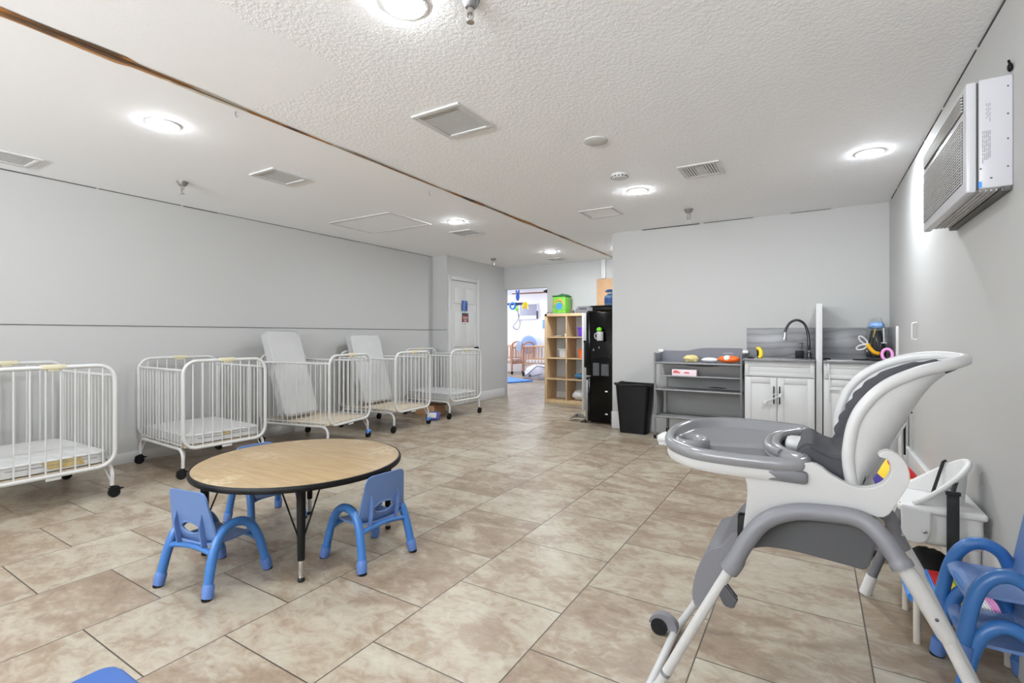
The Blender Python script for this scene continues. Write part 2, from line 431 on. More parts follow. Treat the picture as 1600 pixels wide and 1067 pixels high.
# chair rail's shadow line as a dark grey strip, round to the door wall
struct('trim_1', B().box(XL, XL + .006, YN, 6.13, 1.226, 1.234).box(XL, XD + .006, 6.124, 6.13, 1.226, 1.234), mat('rail_shadow_grey', (112, 112, 111), .8))
struct('baseboard_left', B().box(XL, XL + .014, YN, 6.13, 0, .095, .004).box(XL, XD, 6.116, 6.13, 0, .095, .004), TRIM)
struct('baseboard_door_side', B().box(XD, XD + .014, 6.14, 6.17, 0, .16, .004).box(XD, XD + .014, 7.0, YF, 0, .16, .004), TRIM)
struct('baseboard_far', B().box(-4.05, -1.76, YF - .014, YF, 0, .16, .004), TRIM)
struct('baseboard_back', B().box(-2.139, -1.0, YB - .014, YB, 0, .205, .004).box(-2.139, -2.125, YB - .014, YB + .12, 0, .205, .004), TRIM)
struct('baseboard_right', B().box(XR - .014, XR, YN, 5.2, 0, .12, .004), TRIM)
# dark shrinkage cracks where the walls meet the ceiling
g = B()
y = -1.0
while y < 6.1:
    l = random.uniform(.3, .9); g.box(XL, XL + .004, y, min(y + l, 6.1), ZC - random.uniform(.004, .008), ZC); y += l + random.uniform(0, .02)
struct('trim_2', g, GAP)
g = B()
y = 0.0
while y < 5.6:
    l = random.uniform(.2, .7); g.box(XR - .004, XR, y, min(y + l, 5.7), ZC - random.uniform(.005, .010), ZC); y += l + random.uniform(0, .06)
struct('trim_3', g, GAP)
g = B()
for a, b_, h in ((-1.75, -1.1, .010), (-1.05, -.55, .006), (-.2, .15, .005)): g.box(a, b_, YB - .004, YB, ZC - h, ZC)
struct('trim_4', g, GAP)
# torn strip where a wall used to meet the ceiling
def strip(u, v):
    y = -.6 + u * (YF + .6); c = -2.70 - 0.0112 * (y - .6)
    w = .017 + .010 * math.sin(y * 1.7) + .007 * math.sin(y * 5.3 + 1) + .004 * math.sin(y * 13 + 2)
    if y < 1.0: w += .022
    return (c + (v - .5) * 2 * max(w, .008), y, ZC - .003 - .007 * math.sin(PI * v))
g = B().grid(strip, 160, 5)
struct('trim_5', g, TORN)
g = B().grid(lambda u, v: (-2.70 - .0112 * (-.6 + u * (YF + .6) - .6) + .013 + v * (.008 + .006 * math.sin(u * 37)), -.6 + u * (YF + .6), ZC - .0115), 120, 2)
struct('trim_6', g, mat('dark_seam', (92, 70, 52), .9))
# vertical conduit beside the corner, panel seams on the far wall
struct('trim_7', B().box(-3.03, -2.95, YF - .03, YF, 2.09, ZC, .006), TRIM)
struct('trim_8', B().box(-3.303, -3.297, YF - .003, YF, 0, ZC), mat('seam_grey', (190, 189, 187), .8))

# ---- six panel door with casing
d = bpy.data.objects.new('door_1', None); COL.objects.link(d); d.location = (XD, 6.575, 0); d['kind'] = 'structure'
obj('casing', B().box(0, .022, -.42, -.35, 0, 2.10, .004).box(0, .022, .355, .425, 0, 2.10, .004).box(0, .0215, -.348, .353, 2.037, 2.0985, .004), DOORP, d)
g = B().box(.001, .008, -.345, .35, .008, 2.03)
for y0, y1 in ((-.27, -.035), (.04, .275)):
    for z0, z1 in ((.22, .78), (.95, 1.52), (1.66, 1.92)):
        for k, (w, h) in enumerate(((0, .014), (.035, .008))):
            g.box(.006, .008 + h * .9, y0 + w, y1 - w, z0 + w, z1 - w, .005)
obj('door_leaf', g, DOORP, d)
obj('door_gap', B().box(.0085, .0095, -.35, .352, 2.029, 2.035), GAP, d)
g = B().cyl((.008, .295, .93), (.045, .295, .93), .013).sph((.058, .295, .93), .022)
obj('door_handle', g, mat('dark_bronze', (48, 42, 38), .35, metal=.7), d)
obj('strike_plate', B().box(.02, .026, .372, .392, .905, .945), mat('dark_bronze', (48, 42, 38)), d)
obj('hinge', B().box(.008, .016, -.352, -.34, 1.72, 1.81).box(.008, .016, -.352, -.34, .93, 1.02), STEEL, d)
d.location = (XD, 6.575, 0)
t = thing('door_poster', 'small blue notice taped to the white door, the upper of two', 'poster', (XD + .0225, 6.57, 1.63), group='notices on the door')
obj('sheet', B().box(0, .0015, -.078, .078, -.085, .085), PRINT_B, t)
g = B()
for k in range(9): g.box(.0012, .003, random.uniform(-.06, -.02), random.uniform(.0, .06), -.07 + k * .017, -.062 + k * .017)
obj('print', g, mat('pale_blue_print', (128, 158, 206), .7), t)
t = thing('door_poster', 'dark red and black notice taped to the white door, below a blue one', 'poster', (XD + .0225, 6.585, 1.425), group='notices on the door')
obj('sheet', B().box(0, .0015, -.088, .088, -.085, .085), mat('dark_green_card', (54, 66, 70), .7), t)
obj('print', B().box(.001, .003, -.07, .07, -.04, .04).box(.001, .003, -.05, .05, -.06, .05), PRINT_R, t)
g = B()
for k in range(3): g.box(.002, .004, -.062 + .012 * k, .062 - .012 * k, .012 - .03 * k, .022 - .03 * k)
g.box(.001, .003, -.08, .08, -.082, -.068)
obj('lettering', g, PAPER, t)

# ================================================================== ceiling fittings
LAMP_POS = [(-1.328, 1.388, 'white recessed ceiling light at the top edge of the photo, nearest the camera'),
            (-3.316, 1.43, 'glowing recessed light on the smooth ceiling above the nearest crib'),
            (-3.394, 4.35, 'glowing recessed light on the smooth ceiling beside the square access hatch'),
            (-3.397, 6.67, 'glowing recessed light on the smooth ceiling closest to the open doorway'),
            (-1.313, 4.252, 'glowing recessed light on the stippled ceiling beside the smoke detector'),
            (0.332, 4.194, 'glowing recessed light on the stippled ceiling near the wall air conditioner'),
                        (-2.35, 6.9, 'added recessed light, out of sight over the alcove behind the black refrigerator')]  # alcove light added out of view to brighten the far wall
def downlight(x, y, lab, r=.078):
    t = thing('downlight', lab, 'ceiling light', (x, y, ZC), group='recessed lights in the ceiling')
    obj('trim_ring', B().lathe([(r + .012, 0), (r + .010, -.006), (r, -.009), (r, 0)], seg=32), TRIM, t)
    obj('diffuser', B().lathe([(r, -.003), (r * .99, -.006), (r * .9, -.013), (r * .6, -.016), (0, -.017)], seg=32), LAMP, t)
    return t
for x, y, lab in LAMP_POS: downlight(x, y, lab)

def square_vent(name, x0, x1, y0, y1, lab, n, along, group='vents and hatches in the ceiling', frame=.035, dark=False):
    t = thing(name, lab, 'vent', ((x0 + x1) / 2, (y0 + y1) / 2, ZC), group=group)
    w, h = (x1 - x0) / 2, (y1 - y0) / 2
    obj('frame', B().box(-w, w, -h, -h + frame, -.010, 0, .003).box(-w, w, h - frame, h, -.010, 0, .003).box(-w, -w + frame, -h + frame, h - frame, -.010, 0).box(w - frame, w, -h + frame, h - frame, -.010, 0), TRIM, t)
    obj('backing', B().box(-w + frame, w - frame, -h + frame, h - frame, -.0015, 0), GAP if dark else mat('vent_shadow', (150, 150, 150), .8), t)
    g = B(); iw, ih = w - frame, h - frame
    for k in range(n):
        if along == 'x':
            yk = -ih + (k + .5) * 2 * ih / n; g.box(-iw, iw, yk - ih / n * .62, yk + ih / n * .62, -.0045, -.003, M=None)
        else:
            xk = -iw + (k + .5) * 2 * iw / n; g.box(xk - iw / n * .62, xk + iw / n * .62, -ih, ih, -.0045, -.003)
    obj('slat', g, TRIM, t)
    return t
square_vent('ceiling_vent', -1.98, -1.64, 2.12, 2.48, 'large square white return vent with fine slats in the stippled ceiling', 20, 'x')
square_vent('ceiling_vent', -3.775, -3.465, 2.22, 2.55, 'square white vent in the smooth ceiling beyond the nearest glowing light', 18, 'x')
square_vent('ceiling_vent', -3.80, -3.48, 4.74, 5.06, 'square white vent in the smooth ceiling beyond the access hatch', 18, 'x')
square_vent('ceiling_vent', -3.77, -3.50, 7.25, 7.50, 'small square vent in the smooth ceiling just before the doorway', 16, 'x')
square_vent('ceiling_vent', -5.04, -4.72, .95, 1.27, 'vent with dark open louvres at the left edge of the photo', 9, 'y', dark=True)
t = square_vent('ceiling_vent', -.875, -.58, 3.80, 4.115, 'white supply grille with dark three-way louvres beside the smoke detector', 1, 'x', dark=True)
for c in list(t.children):
    if c.name.startswith('slat'): bpy.data.objects.remove(c)
g = B()
for k in range(4):
    for s in (-1, 1): g.box(s * (.045 + k * .019) - .006, s * (.045 + k * .019) + .006, -.12, .12, -.008, -.002)
for k in range(4): g.box(-.034, .034, -.10 + k * .026, -.085 + k * .026, -.008, -.002)
g.box(-.036, .036, .0, .12, -.008, -.002)
obj('slat', g, TRIM, t)
def hatch(x0, x1, y0, y1, lab):
    t = thing('ceiling_hatch', lab, 'access panel', ((x0 + x1) / 2, (y0 + y1) / 2, ZC), group='vents and hatches in the ceiling')
    w, h = (x1 - x0) / 2, (y1 - y0) / 2
    obj('frame', B().box(-w, w, -h, -h + .03, -.008, 0, .002).box(-w, w, h - .03, h, -.008, 0, .002).box(-w, -w + .03, -h + .03, h - .03, -.008, 0).box(w - .03, w, -h + .03, h - .03, -.008, 0), TRIM, t)
    obj('panel', B().box(-w + .034, w - .034, -h + .034, h - .034, -.004, 0), CEIL_S, t)
hatch(-4.66, -3.705, 3.65, 4.31, 'large flat square access hatch in the smooth ceiling')
hatch(-2.05, -1.68, 4.64, 4.985, 'small flat square panel in the stippled ceiling near the torn seam')
t = thing('smoke_detector', 'round white smoke detector on the stippled ceiling beside a glowing light', 'smoke detector', (-1.302, 3.753, ZC))
obj('housing', B().lathe([(.068, 0), (.068, -.014), (.058, -.030), (.03, -.036), (0, -.036)]), TRIM, t)
g = B()
for k in range(14):
    a = 2 * PI * k / 14; g.box(-.008, .008, -.002, .002, -.004, .004, M=Matrix.Translation((.064 * math.cos(a), .064 * math.sin(a), -.021)) @ Matrix.Rotation(a + PI / 2, 4, 'Z'))
obj('grille_slot', g, PRINT_D, t)
tag(obj('ceiling_cover_plate', B().lathe([(.078, 0), (.078, -.005), (.07, -.008), (0, -.009)]).xf(Matrix.Translation((-1.206, 3.016, ZC))), TRIM), 'blank round white cover plate on the stippled ceiling', 'cover plate')
def sprinkler(x, y, lab, k=1.0, body=STEEL):
    t = thing('ceiling_sprinkler', lab, 'sprinkler', (x, y, ZC), group='sprinkler heads in the ceiling')
    obj('escutcheon', B().lathe([(.036 * k, 0), (.034 * k, -.006), (.026 * k, -.022 * k), (.019 * k, -.030 * k), (0, -.030 * k)], seg=24), STEEL, t)
    obj('body', B().cyl((0, 0, -.028 * k), (0, 0, -.052 * k), .012 * k).tube([(-.012 * k, 0, -.048 * k), (-.014 * k, 0, -.066 * k), (-.004 * k, 0, -.082 * k)], .003 * k, 8).tube([(.012 * k, 0, -.048 * k), (.014 * k, 0, -.066 * k), (.004 * k, 0, -.082 * k)], .003 * k, 8).cyl((0, 0, -.05 * k), (0, 0, -.082 * k), .003), CHROME, t)
    obj('deflector', B().lathe([(0, -.080 * k), (.015 * k, -.082 * k), (.015 * k, -.085 * k), (0, -.086 * k)], seg=20), CHROME, t)
sprinkler(-1.101, 1.501, 'metal sprinkler head at the top edge of the photo')
sprinkler(-4.434, 2.048, 'white sprinkler head on the smooth ceiling close to the left wall', 1.2)
sprinkler(-1.069, 5.149, 'metal sprinkler head on the stippled ceiling above the changing table', 1.25)
sprinkler(-4.514, 6.795, 'dark sprinkler head on the smooth ceiling above the closed door', 1.3)
for x, y, lab in ((-2.783, 1.56, 'small bent hook hanging beside the nearer part of the torn seam'), (-2.879, 3.317, 'small bent hook hanging beside the middle of the torn seam')):
    tag(obj('ceiling_hook', B().tube(catmull([(x, y, ZC), (x, y, ZC - .02), (x + .012, y, ZC - .034), (x + .02, y, ZC - .024)], 5), .003, 8), STEEL), lab, 'hook', 'hooks in the ceiling')

# ================================================================== cribs
def frame_path(w, z0, z1, r):
    return [(p[0], p[1]) for p in rrect(w, z1 - z0, r, 7, 0, (z0 + z1) / 2)]
def make_crib(lab):
    t = thing('folding_crib', lab, 'crib', group='white metal folding cribs along the left wall')
    for sx in (1, -1):
        x = sx * .445
        g = B().tube([(x, p[0], p[1]) for p in frame_path(.665, .235, .938, .10)], .0135, 12, closed=True)
        for k in range(8):
            y = -.2625 + k * .075
            zz = .235 if abs(y) < .24 else .247
            g.tube([(x, y, zz), (x, y, .938 - (zz - .235))], .0052, 8)
        g.tube([(x - .002, -.33, .86), (x - .002, .33, .86)], .006, 8) if False else None
        gt = obj('gate_panel', g, WHITE_METAL, t)
        obj('latch', B().box(x - .018, x + .018, -.062, .062, .926, .957, .008).box(x - .012, x + .012, -.03, .03, .915, .93, .004), CREAM, gt, label='cream release latch')
        obj('latch_pull', B().box(x - .008, x + .008, -.04, .04, .205, .224, .004), WHITE_METAL, gt)
    for sy in (1, -1):
        y = sy * .325
        g = B().tube([(-.44, y, .862), (.44, y, .862)], .0115, 12)
        g.tube([(-.40, y, .262), (.40, y, .262)], .006, 8)
        for k in range(14):
            x = -.39 + k * .06; g.tube([(x, y, .228), (x, y, .862)], .0048, 8)
        g.tube([(-.34, y, .228), (.34, y, .228)], .0125, 12)
        obj('end_panel', g, WHITE_METAL, t)
    for sx in (1, -1):
        for sy in (1, -1):
            x, y = sx * .42, sy * .325
            P = catmull([(sx * .33, y, .228), (sx * .365, y, .226), (sx * .402, y, .205), (x, y, .165), (x, y, .12), (x, y, .085)], 5)
            leg = obj('leg', B().tube(P, .0125, 12).tube(catmull([(sx * .345, y - sy * .03, .222), (sx * .39, y - sy * .025, .19), (x - sx * .005, y - sy * .006, .12)], 5), .006, 8), WHITE_METAL, t)
            yo = y + sy * .012
            g = B().cyl((x - .014, yo, .034), (x + .014, yo, .034), .034, seg=26).cyl((x - .0165, yo, .034), (x + .0165, yo, .034), .012, seg=16)
            g.tube([(x, yo + .039 * math.cos(q), .034 + .039 * math.sin(q)) for q in [PI * k / 10 for k in range(1, 9)]], .0085, 8)
            g.cyl((x, y, .068), (x, y, .086), .013, seg=14).box(x - .010, x + .010, yo + .028, yo + .056, .050, .058, .003)
            obj('caster', g, RUBBER, leg)
    obj('mattress_board', B().box(-.425, .425, -.31, .31, .238, .256, .004), BOARD, t)
    return t
def place(root, fl, rz, ref=(.42, -.325)):
    c, s_ = math.cos(rz), math.sin(rz)
    root.location = (fl[0] - (c * ref[0] - s_ * ref[1]), fl[1] - (s_ * ref[0] + c * ref[1]), 0); root.rotation_euler = (0, 0, rz)
R_ = math.radians
crib_labels = ['white metal folding crib cut off by the left edge of the photo, flat mattress inside',
               'white metal folding crib on black casters behind the round table, flat mattress inside',
               'white metal crib with a tall leaning mattress and blue-taped caster, nearer of two',
               'white metal crib with a leaning mattress and blue-taped caster, farther of two',
               'white metal crib in front of the closed white door, farthest in the row']
cr = [make_crib(crib_labels[0])]
for lab in crib_labels[1:]: cr.append(dup(cr[0], label=lab))
place(cr[0], (-4.235, 1.500), R_(1), (.42, .325))
place(cr[1], (-4.290, 1.985), R_(-3))
place(cr[2], (-4.262, 3.868), R_(12), (.42, .325))
place(cr[3], (-4.19, 4.205), R_(4))
place(cr[4], (-4.225, 5.285), R_(-2.5))
for root, sy in ((cr[2], 1), (cr[3], 1)):
    for ch in root.children:
        if ch.name.startswith('leg'):
            for g_ in ch.children:
                cen = sum((Vector(c) for c in g_.bound_box), Vector()) / 8
                if cen.x > 0 and cen.y > 0:
                    q = obj('caster_tape', B().sph((cen.x + .004, cen.y - .008, .070), .028, .040, .024, 16, 10, .06).sph((cen.x + .008, cen.y - .034, .058), .018, .020, .014, 12, 8, .08), mat('blue_tape', (66, 116, 176), .5), ch, label='blue tape around the caster')
                    break
def local_to(root, p):
    return Matrix.Translation(root.location) @ root.rotation_euler.to_matrix().to_4x4() @ Vector(p)
def mattress_shape(L, W, T, r=.07):
    g = B(); P = rrect(L, W, r, 6)
    t = bmesh.new(); n = len(P); rows = []
    for k, (ins, z) in enumerate(((.05, 0), (.012, .002), (0, .016), (0, T - .016), (.012, T - .002), (.05, T))):
        rows.append([t.verts.new((x * (1 - 2 * ins / L), y * (1 - 2 * ins / W), z)) for x, y in P])
    for a, c in zip(rows, rows[1:]):
        for k in range(n): t.faces.new((a[k], a[(k + 1) % n], c[(k + 1) % n], c[k]))
    t.faces.new(rows[0][::-1]); t.faces.new(rows[-1]); bmesh.ops.recalc_face_normals(t, faces=t.faces)
    return g._merge(t)
def piping(L, W, T, r=.07):
    g = B()
    for z in (.012, T - .012): g.tube([(x, y, z) for x, y in rrect(L + .004, W + .004, r, 6)], .004, 6, closed=True)
    return g
mlabs = ['flat white crib mattress with a torn yellowed side, in the leftmost crib', 'flat white crib mattress lying in the crib behind the round table', 'flat white crib mattress lying in the crib before the closed door']
for root, lab, torn in ((cr[0], mlabs[0], 1), (cr[1], mlabs[1], 2), (cr[4], mlabs[2], 0)):
    p = local_to(root, (0, 0, .257))
    t = thing('crib_mattress', lab, 'mattress', p, root.rotation_euler.z, 'crib mattresses')
    obj('cover', mattress_shape(.85, .60, .085), VINYL, t); obj('piping', piping(.85, .60, .085), VINYL_G, t)
    if torn == 1:
        obj('torn_patch', B().prism([(-.02, .022), (.075, .012), (.13, .03), (.15, .07), (.05, .074), (-.06, .07)], 'x', .424, .4275).prism([(.10, .03), (.17, .012), (.155, .065)], 'x', .426, .429), FOAM, t, label='torn yellow foam on the side')
    if torn == 2:
        obj('torn_patch', B().prism([(-.02, .045), (.05, .055), (.04, .078), (-.03, .08)], 'x', .424, .4275), FOAM, t)
    obj('side_seam', B().tube([(.4275, -.22, .05), (.4275, -.05, .046), (.4275, .1, .052), (.4275, .24, .048)], .0016, 6), PRINT_G, t)
# mattresses stood on end and leaning towards the wall
def leaning(root, lab, foot, top, width, yaw):
    a = Vector(foot); c = Vector(top); ax = (c - a); L = ax.length; ax.normalize()
    side = Vector((math.cos(yaw), math.sin(yaw), 0)); side = (side - ax * side.dot(ax)).normalized(); nrm = ax.cross(side)
    if nrm.x < 0: nrm = -nrm; side = -side
    # cover: local x along the length, y along the width, z = thickness (front face at z = T)
    M = Matrix(((ax.x, side.x, nrm.x), (ax.y, side.y, nrm.y), (ax.z, side.z, nrm.z))).to_4x4()
    T = .095
    M = Matrix.Translation(a + ax * (L / 2) - nrm * T) @ M
    t = thing('crib_mattress', lab, 'mattress', (a.x, a.y, a.z), 0, 'crib mattresses')
    obj('cover', mattress_shape(L, width, T, .06).xf(M), VINYL_G, t, world=True); obj('piping', piping(L, width, T, .06).xf(M), VINYL_G, t, world=True)
    obj('corner_vent', B().box(-L * .18, -L * .18 + .004, -width * .3, width * .32, T, T + .002).xf(M), mat('crease_grey', (196, 196, 195), .6), t, world=True)
leaning(cr[2], 'grey-white mattress stood on end in a crib, the taller and nearer of two', (-4.680, 3.352, .305), (-4.968, 3.310, 1.198), .46, R_(101))
leaning(cr[3], 'grey-white mattress stood on end in the farther crib, the lower of two', (-4.775, 4.535, .300), (-5.015, 4.515, 1.155), .52, R_(94))
# things on the floor under the last crib
t = thing('cardboard_box', 'open brown box on the floor under the farthest crib', 'box', (-4.72, 5.45, 0), .1)
obj('carton', B().box(-.17, .17, -.14, .14, 0, .15, .004), KRAFT, t); obj('flap', B().box(.165, .25, -.13, .13, .145, .15, 0, M=None), KRAFT, t)
t = thing('diaper_pack', 'blue and white soft package on the floor under the farthest crib', 'package', (-4.38, 5.12, 0), .5)
obj('wrapper', B().box(-.09, .09, -.06, .06, 0, .11, .03, 3), mat('violet_blue_film', (86, 96, 168), .35), t); obj('label_band', B().box(-.05, .06, -.0615, .0615, .03, .10, .012, 2).xf(Matrix.Translation((0, 0, .002)) @ Matrix.Scale(1.02, 4)), PAPER, t)
WHITE_M = mat('white_moulded_plastic', (230, 230, 230), .35)
# ================================================================== round table
TCX, TCY, TZ, TR = -2.405, 1.715, .467, .532
t = thing('round_table', 'low round maple-topped table with black edge and black legs', 'table', (TCX, TCY, 0))
obj('tabletop', B().lathe([(0, TZ - .028), (TR - .012, TZ - .028), (TR - .012, TZ - .001), (TR - .016, TZ + .001), (0, TZ + .001)], seg=96), MAPLE, t)
obj('edge_band', B().lathe([(TR - .0125, TZ - .029), (TR - .003, TZ - .028), (TR, TZ - .020), (TR, TZ - .008), (TR - .004, TZ - .001), (TR - .0125, TZ - .0005)], seg=96), BLACK, t, label='black rubber edge')
a0 = R_(-36)
for k in range(4):
    a = R_((-36, 58, 139, -131)[k]); q = (.452, .47, .468, .47)[k]; x, y = q * math.cos(a), q * math.sin(a)
    leg = obj('leg', B().tube([(x, y, TZ - .03), (x, y, .25), (x, y, .10)], [.021, .019, .0165], 18), BLACK, t)
    obj('chrome_insert', B().cyl((x, y, .102), (x, y, .020), .0135).cyl((x, y, .03), (x, y, .022), .0145), CHROME, leg)
    obj('glide', B().lathe([(0, 0), (.014, 0), (.017, .006), (.015, .016), (.010, .022), (0, .022)], (x, y, 0), 18), RUBBER, leg)
    g = B(); px, py = -math.sin(a), math.cos(a)
    for s in (-1, 1): g.tube([(x + s * px * .015, y + s * py * .015, .215), (x + s * px * .085, y + s * py * .085, TZ - .03)], .0042, 8)
    g.tube([(x * .96, y * .96, .215), (x * .78, y * .78, TZ - .03)], .0042, 8)
    obj('brace', g, BLACK, leg)
    obj('mounting_plate', B().box(-.07, .07, -.10, .10, TZ - .034, TZ - .028).xf(Matrix.Translation((x * .95, y * .95, 0)) @ Matrix.Rotation(a, 4, 'Z')), BLACK, t)

# ================================================================== toddler chairs
def make_chair(lab, ky=1.0, boff=0.0, group='blue toddler chairs around the round table'):
    t = thing('toddler_chair', lab, 'chair', group=group)
    prof = [(-.148, .055), (-.132, .13), (-.108, .205), (-.082, .250), (-.045, .274), (0, .281), (.045, .270), (.085, .237), (.115, .18), (.135, .11), (.148, .055)]
    for sx in (-1, 1):
        P = [(sx * (.158 - .075 * z ), y * ky, z) for y, z in prof]
        arm = obj('side_arch', B().tube(catmull(P, 5), .0205, 18), BLUE, t)
        for sy in (-1, 1):
            x = sx * .156; y = sy * .148 * ky; dx, dy = sx * .004, sy * .010 * ky
            obj('leg_cuff', B().tube([(x + dx, y + dy, .006), (x + dx * .8, y + dy * .6, .018), (x, y, .052), (x - dx * .3, y - dy * .3, .060)], [.0215, .0240, .0250, .0235], 18), BLUE_F, arm)
            obj('foot_pad', B().cyl((x + dx, y + dy, 0), (x + dx, y + dy, .0075), .0215), RUBBER, arm)
    def seat(u, v):
        y = (-.105 + v * .235); x = (u - .5) * .245
        z = .205 + .010 * (abs(u - .5) * 2) ** 3 - .004 * math.sin(PI * v)
        if v > .82: z -= .022 * ((v - .82) / .18) ** 1.6
        if v < .12: z += .008 * ((.12 - v) / .12)
        return (x, y * ky, z)
    obj('seat', B().grid(seat, 15, 20, thick=.010), BLUE_S, t)
    outl = []
    wb, wt, zb, zt, r = .145, .118, .200, .452, .03
    def arc(cx, cz, a0, a1): return [(cx + r * math.cos(R_(a)), cz + r * math.sin(R_(a))) for a in range(a0, a1 + 1, 15)]
    outl += [(wb, .235), (wb * .97, .27)] + arc(wt - r, zt - r, 0, 90) + arc(-wt + r, zt - r, 90, 180) + [(-wb * .97, .27), (-wb, .235), (-wb * .93, .205), (-wb * .8, zb), (wb * .8, zb), (wb * .93, .205)]
    lean = lambda z: (-.098 - .040 * (z - .2) / .25)
    f = lambda x, z: (x, (lean(z) + .16 * x * x * 4 * .8 + (.02 * max(0, .24 - z) / .04)) * 1.0 * ky - boff, z)
    back = obj('backrest', B().holed(outl, (0, .278), (.058, .026), f, (0, -.009, 0)), BLUE_S, t, ang=50)
    obj('handle_rim', B().tube([tuple(Vector(f(.060 * math.cos(a), .278 + .028 * math.sin(a))) + Vector((0, -.008, 0))) for a in [2 * PI * k / 28 for k in range(28)]], .0045, 8, closed=True), BLUE_S, back)
    for s in (-1, 1):
        x = s * .082
        pts = [(lean(.195) - .004, .195), (lean(.195) - .030, .200), (lean(.28) - .030, .30), (lean(.345) - .008, .35), (lean(.345) + .002, .35)]
        obj('back_rib', B().prism([(y * ky - boff, z) for y, z in pts], 'x', x - .004, x + .004, .0015), BLUE_S, back)
    obj('rear_bar', B().tube(catmull([(-.142, -.118 * ky, .175), (-.10, -.116 * ky, .186), (0, -.112 * ky, .193), (.10, -.116 * ky, .186), (.142, -.118 * ky, .175)], 5), .0125, 14), BLUE, t)
    obj('front_bar', B().tube(catmull([(-.142, .112 * ky, .165), (-.08, .110 * ky, .182), (.08, .110 * ky, .182), (.142, .112 * ky, .165)], 5), .0125, 14), BLUE, t)
    return t
ch0 = make_chair('blue toddler chair nearest the camera at the round table, backrest turned towards us')
ch0.location = (-2.425, 1.262, 0); ch0.rotation_euler = (0, 0, R_(9.5))
dup(ch0, (-1.988, 1.815, 0), R_(85), 'blue toddler chair on the right side of the round table, tucked under its edge')
dup(ch0, (-2.908, 1.818, 0), R_(-96), 'blue toddler chair on the far side of the round table, mostly hidden by the tabletop')
st = make_chair('blue toddler chair on top of the stack by the right wall', .70, .015, 'blue toddler chairs stacked by the right wall')
st.location = (.492, 2.155, .150); st.rotation_euler = (0, 0, PI / 2)
dup(st, (.490, 2.150, 0), PI / 2, 'blue toddler chair at the bottom of the stack by the right wall')

# blue step stool, only its corner in frame
cx, cy, hz = -1.548, .549, .30
t = thing('step_stool', 'blue plastic step stool, only its rounded corner showing at the bottom left edge', 'stool', (cx + .17, cy - .17, 0))
obj('top', B().prism(rrect(.36, .36, .045, 6), 'z', hz - .03, hz, .010, 3), SKY if False else mat('stool_blue', (34, 78, 142), .45), t)
for sx in (-1, 1):
    for sy in (-1, 1):
        obj('leg', B().tube([(sx * .135, sy * .135, hz - .02), (sx * .155, sy * .155, 0)], [.028, .022], 14), mat('stool_blue', (34, 78, 142)), t)

# ================================================================== high chair
hc = thing('high_chair', 'white and grey high chair with a grey tray, large in the right foreground', 'high chair', (0, 1.75, 0))
mir = lambda p: (p[0], 3.5 - p[1], p[2])
N_ = [(.088, 1.6, .748), (.081, 1.6, .80), (.081, 1.6, .846), (.093, 1.6, .916), (.121, 1.6, .973), (.169, 1.61, 1.022), (.239, 1.64, 1.056), (.304, 1.69, 1.072), (.349, 1.77, 1.081)]
F_ = [(.085, 1.92, .755), (.075, 1.93, .80), (.070, 1.94, .861), (.082, 1.94, .925), (.108, 1.94, .985), (.165, 1.93, 1.042), (.240, 1.90, 1.077), (.310, 1.85, 1.088), (.352, 1.785, 1.084)]
S_ = [(0.112, 1.72, 0.727), (0.13, 1.74, 0.756), (0.155, 1.75, 0.795), (0.182, 1.755, 0.843), (0.204, 1.76, 0.886), (0.234, 1.765, 0.948), (0.268, 1.77, 1.008), (0.304, 1.775, 1.045), (0.342, 1.778, 1.076)]
Nc, Fc, Sc = catmull(N_, 5), catmull(F_, 5), catmull(S_, 5)
def shell(u, v, k=1.0, w=1.0, off=(0, 0, 0)):
    i = u * (len(Nc) - 1); a = min(int(i), len(Nc) - 2); f = i - a
    n, s_, fr = (c[a].lerp(c[a + 1], f) for c in (Nc, Sc, Fc))
    C = (n + fr) / 2; ph = PI * v
    return C + (n - C) * math.cos(ph) * w + (s_ - C) * (abs(math.sin(ph)) ** .8) * k + Vector(off)
sh = obj('seat_shell', B().grid(lambda u, v: shell(u, v), 34, 26, thick=.010), WHITE_P, hc, world=True, ang=60)
g = B().tube(Nc + Fc[::-1], .0150, 14); obj('shell_rim', g, WHITE_P, sh, world=True)
g = B()
for (u, v, w, h) in ((.45, .33, .10, .045), (.52, .42, .05, .012)):
    pts = [shell(u, v, 1.03), shell(u + w, v, 1.03), shell(u + w, v + h, 1.03), shell(u, v + h, 1.03)]
    g.tube(pts, .0022, 6, closed=True)
obj('moulded_slot', g, mat('shell_crease', (190, 190, 189), .5), sh, world=True)
def pad(u, v):
    p = shell(.02 + u * .90, .03 + .94 * v, .55, .90, (-.022 * max(0, 1 - u / .45) + .006, 0, -.010 * u))
    edge = max(0, 1 - min(v, 1 - v) / .08)
    p.x += edge * .004 * math.sin(u * 70)
    if v > .5 and u < .5: p.x -= (v - .5) * 2 * .012 * (1 - u / .5)
    return p
obj('seat_pad', B().grid(pad, 60, 26, thick=.014), PAD, hc, world=True, ang=60, label='charcoal padded seat liner')
prof = [(-.040, .790), (-.038, .822), (-.024, .840), (-.004, .842), (.020, .828), (.055, .818), (.10, .83), (.12, .76), (.08, .735), (0, .76)]
obj('seat_cushion', B().prism([(p.x, p.y) for p in catmull([(a, b, 0) for a, b in prof], 4, True)], 'y', 1.615, 1.905, .010, 3), PAD, hc, world=True)
body = [(-.155, .774), (-.013, .804), (.042, .778), (.077, .760), (.111, .756), (.145, .770), (.163, .796), (.166, .818), (.158, .836), (.141, .842), (.150, .855), (.170, .857), (.190, .840), (.202, .812), (.201, .782), (.183, .742), (.151, .690), (.084, .697), (-.016, .688), (-.085, .661), (-.133, .606), (-.165, .558), (-.172, .584), (-.160, .697)]
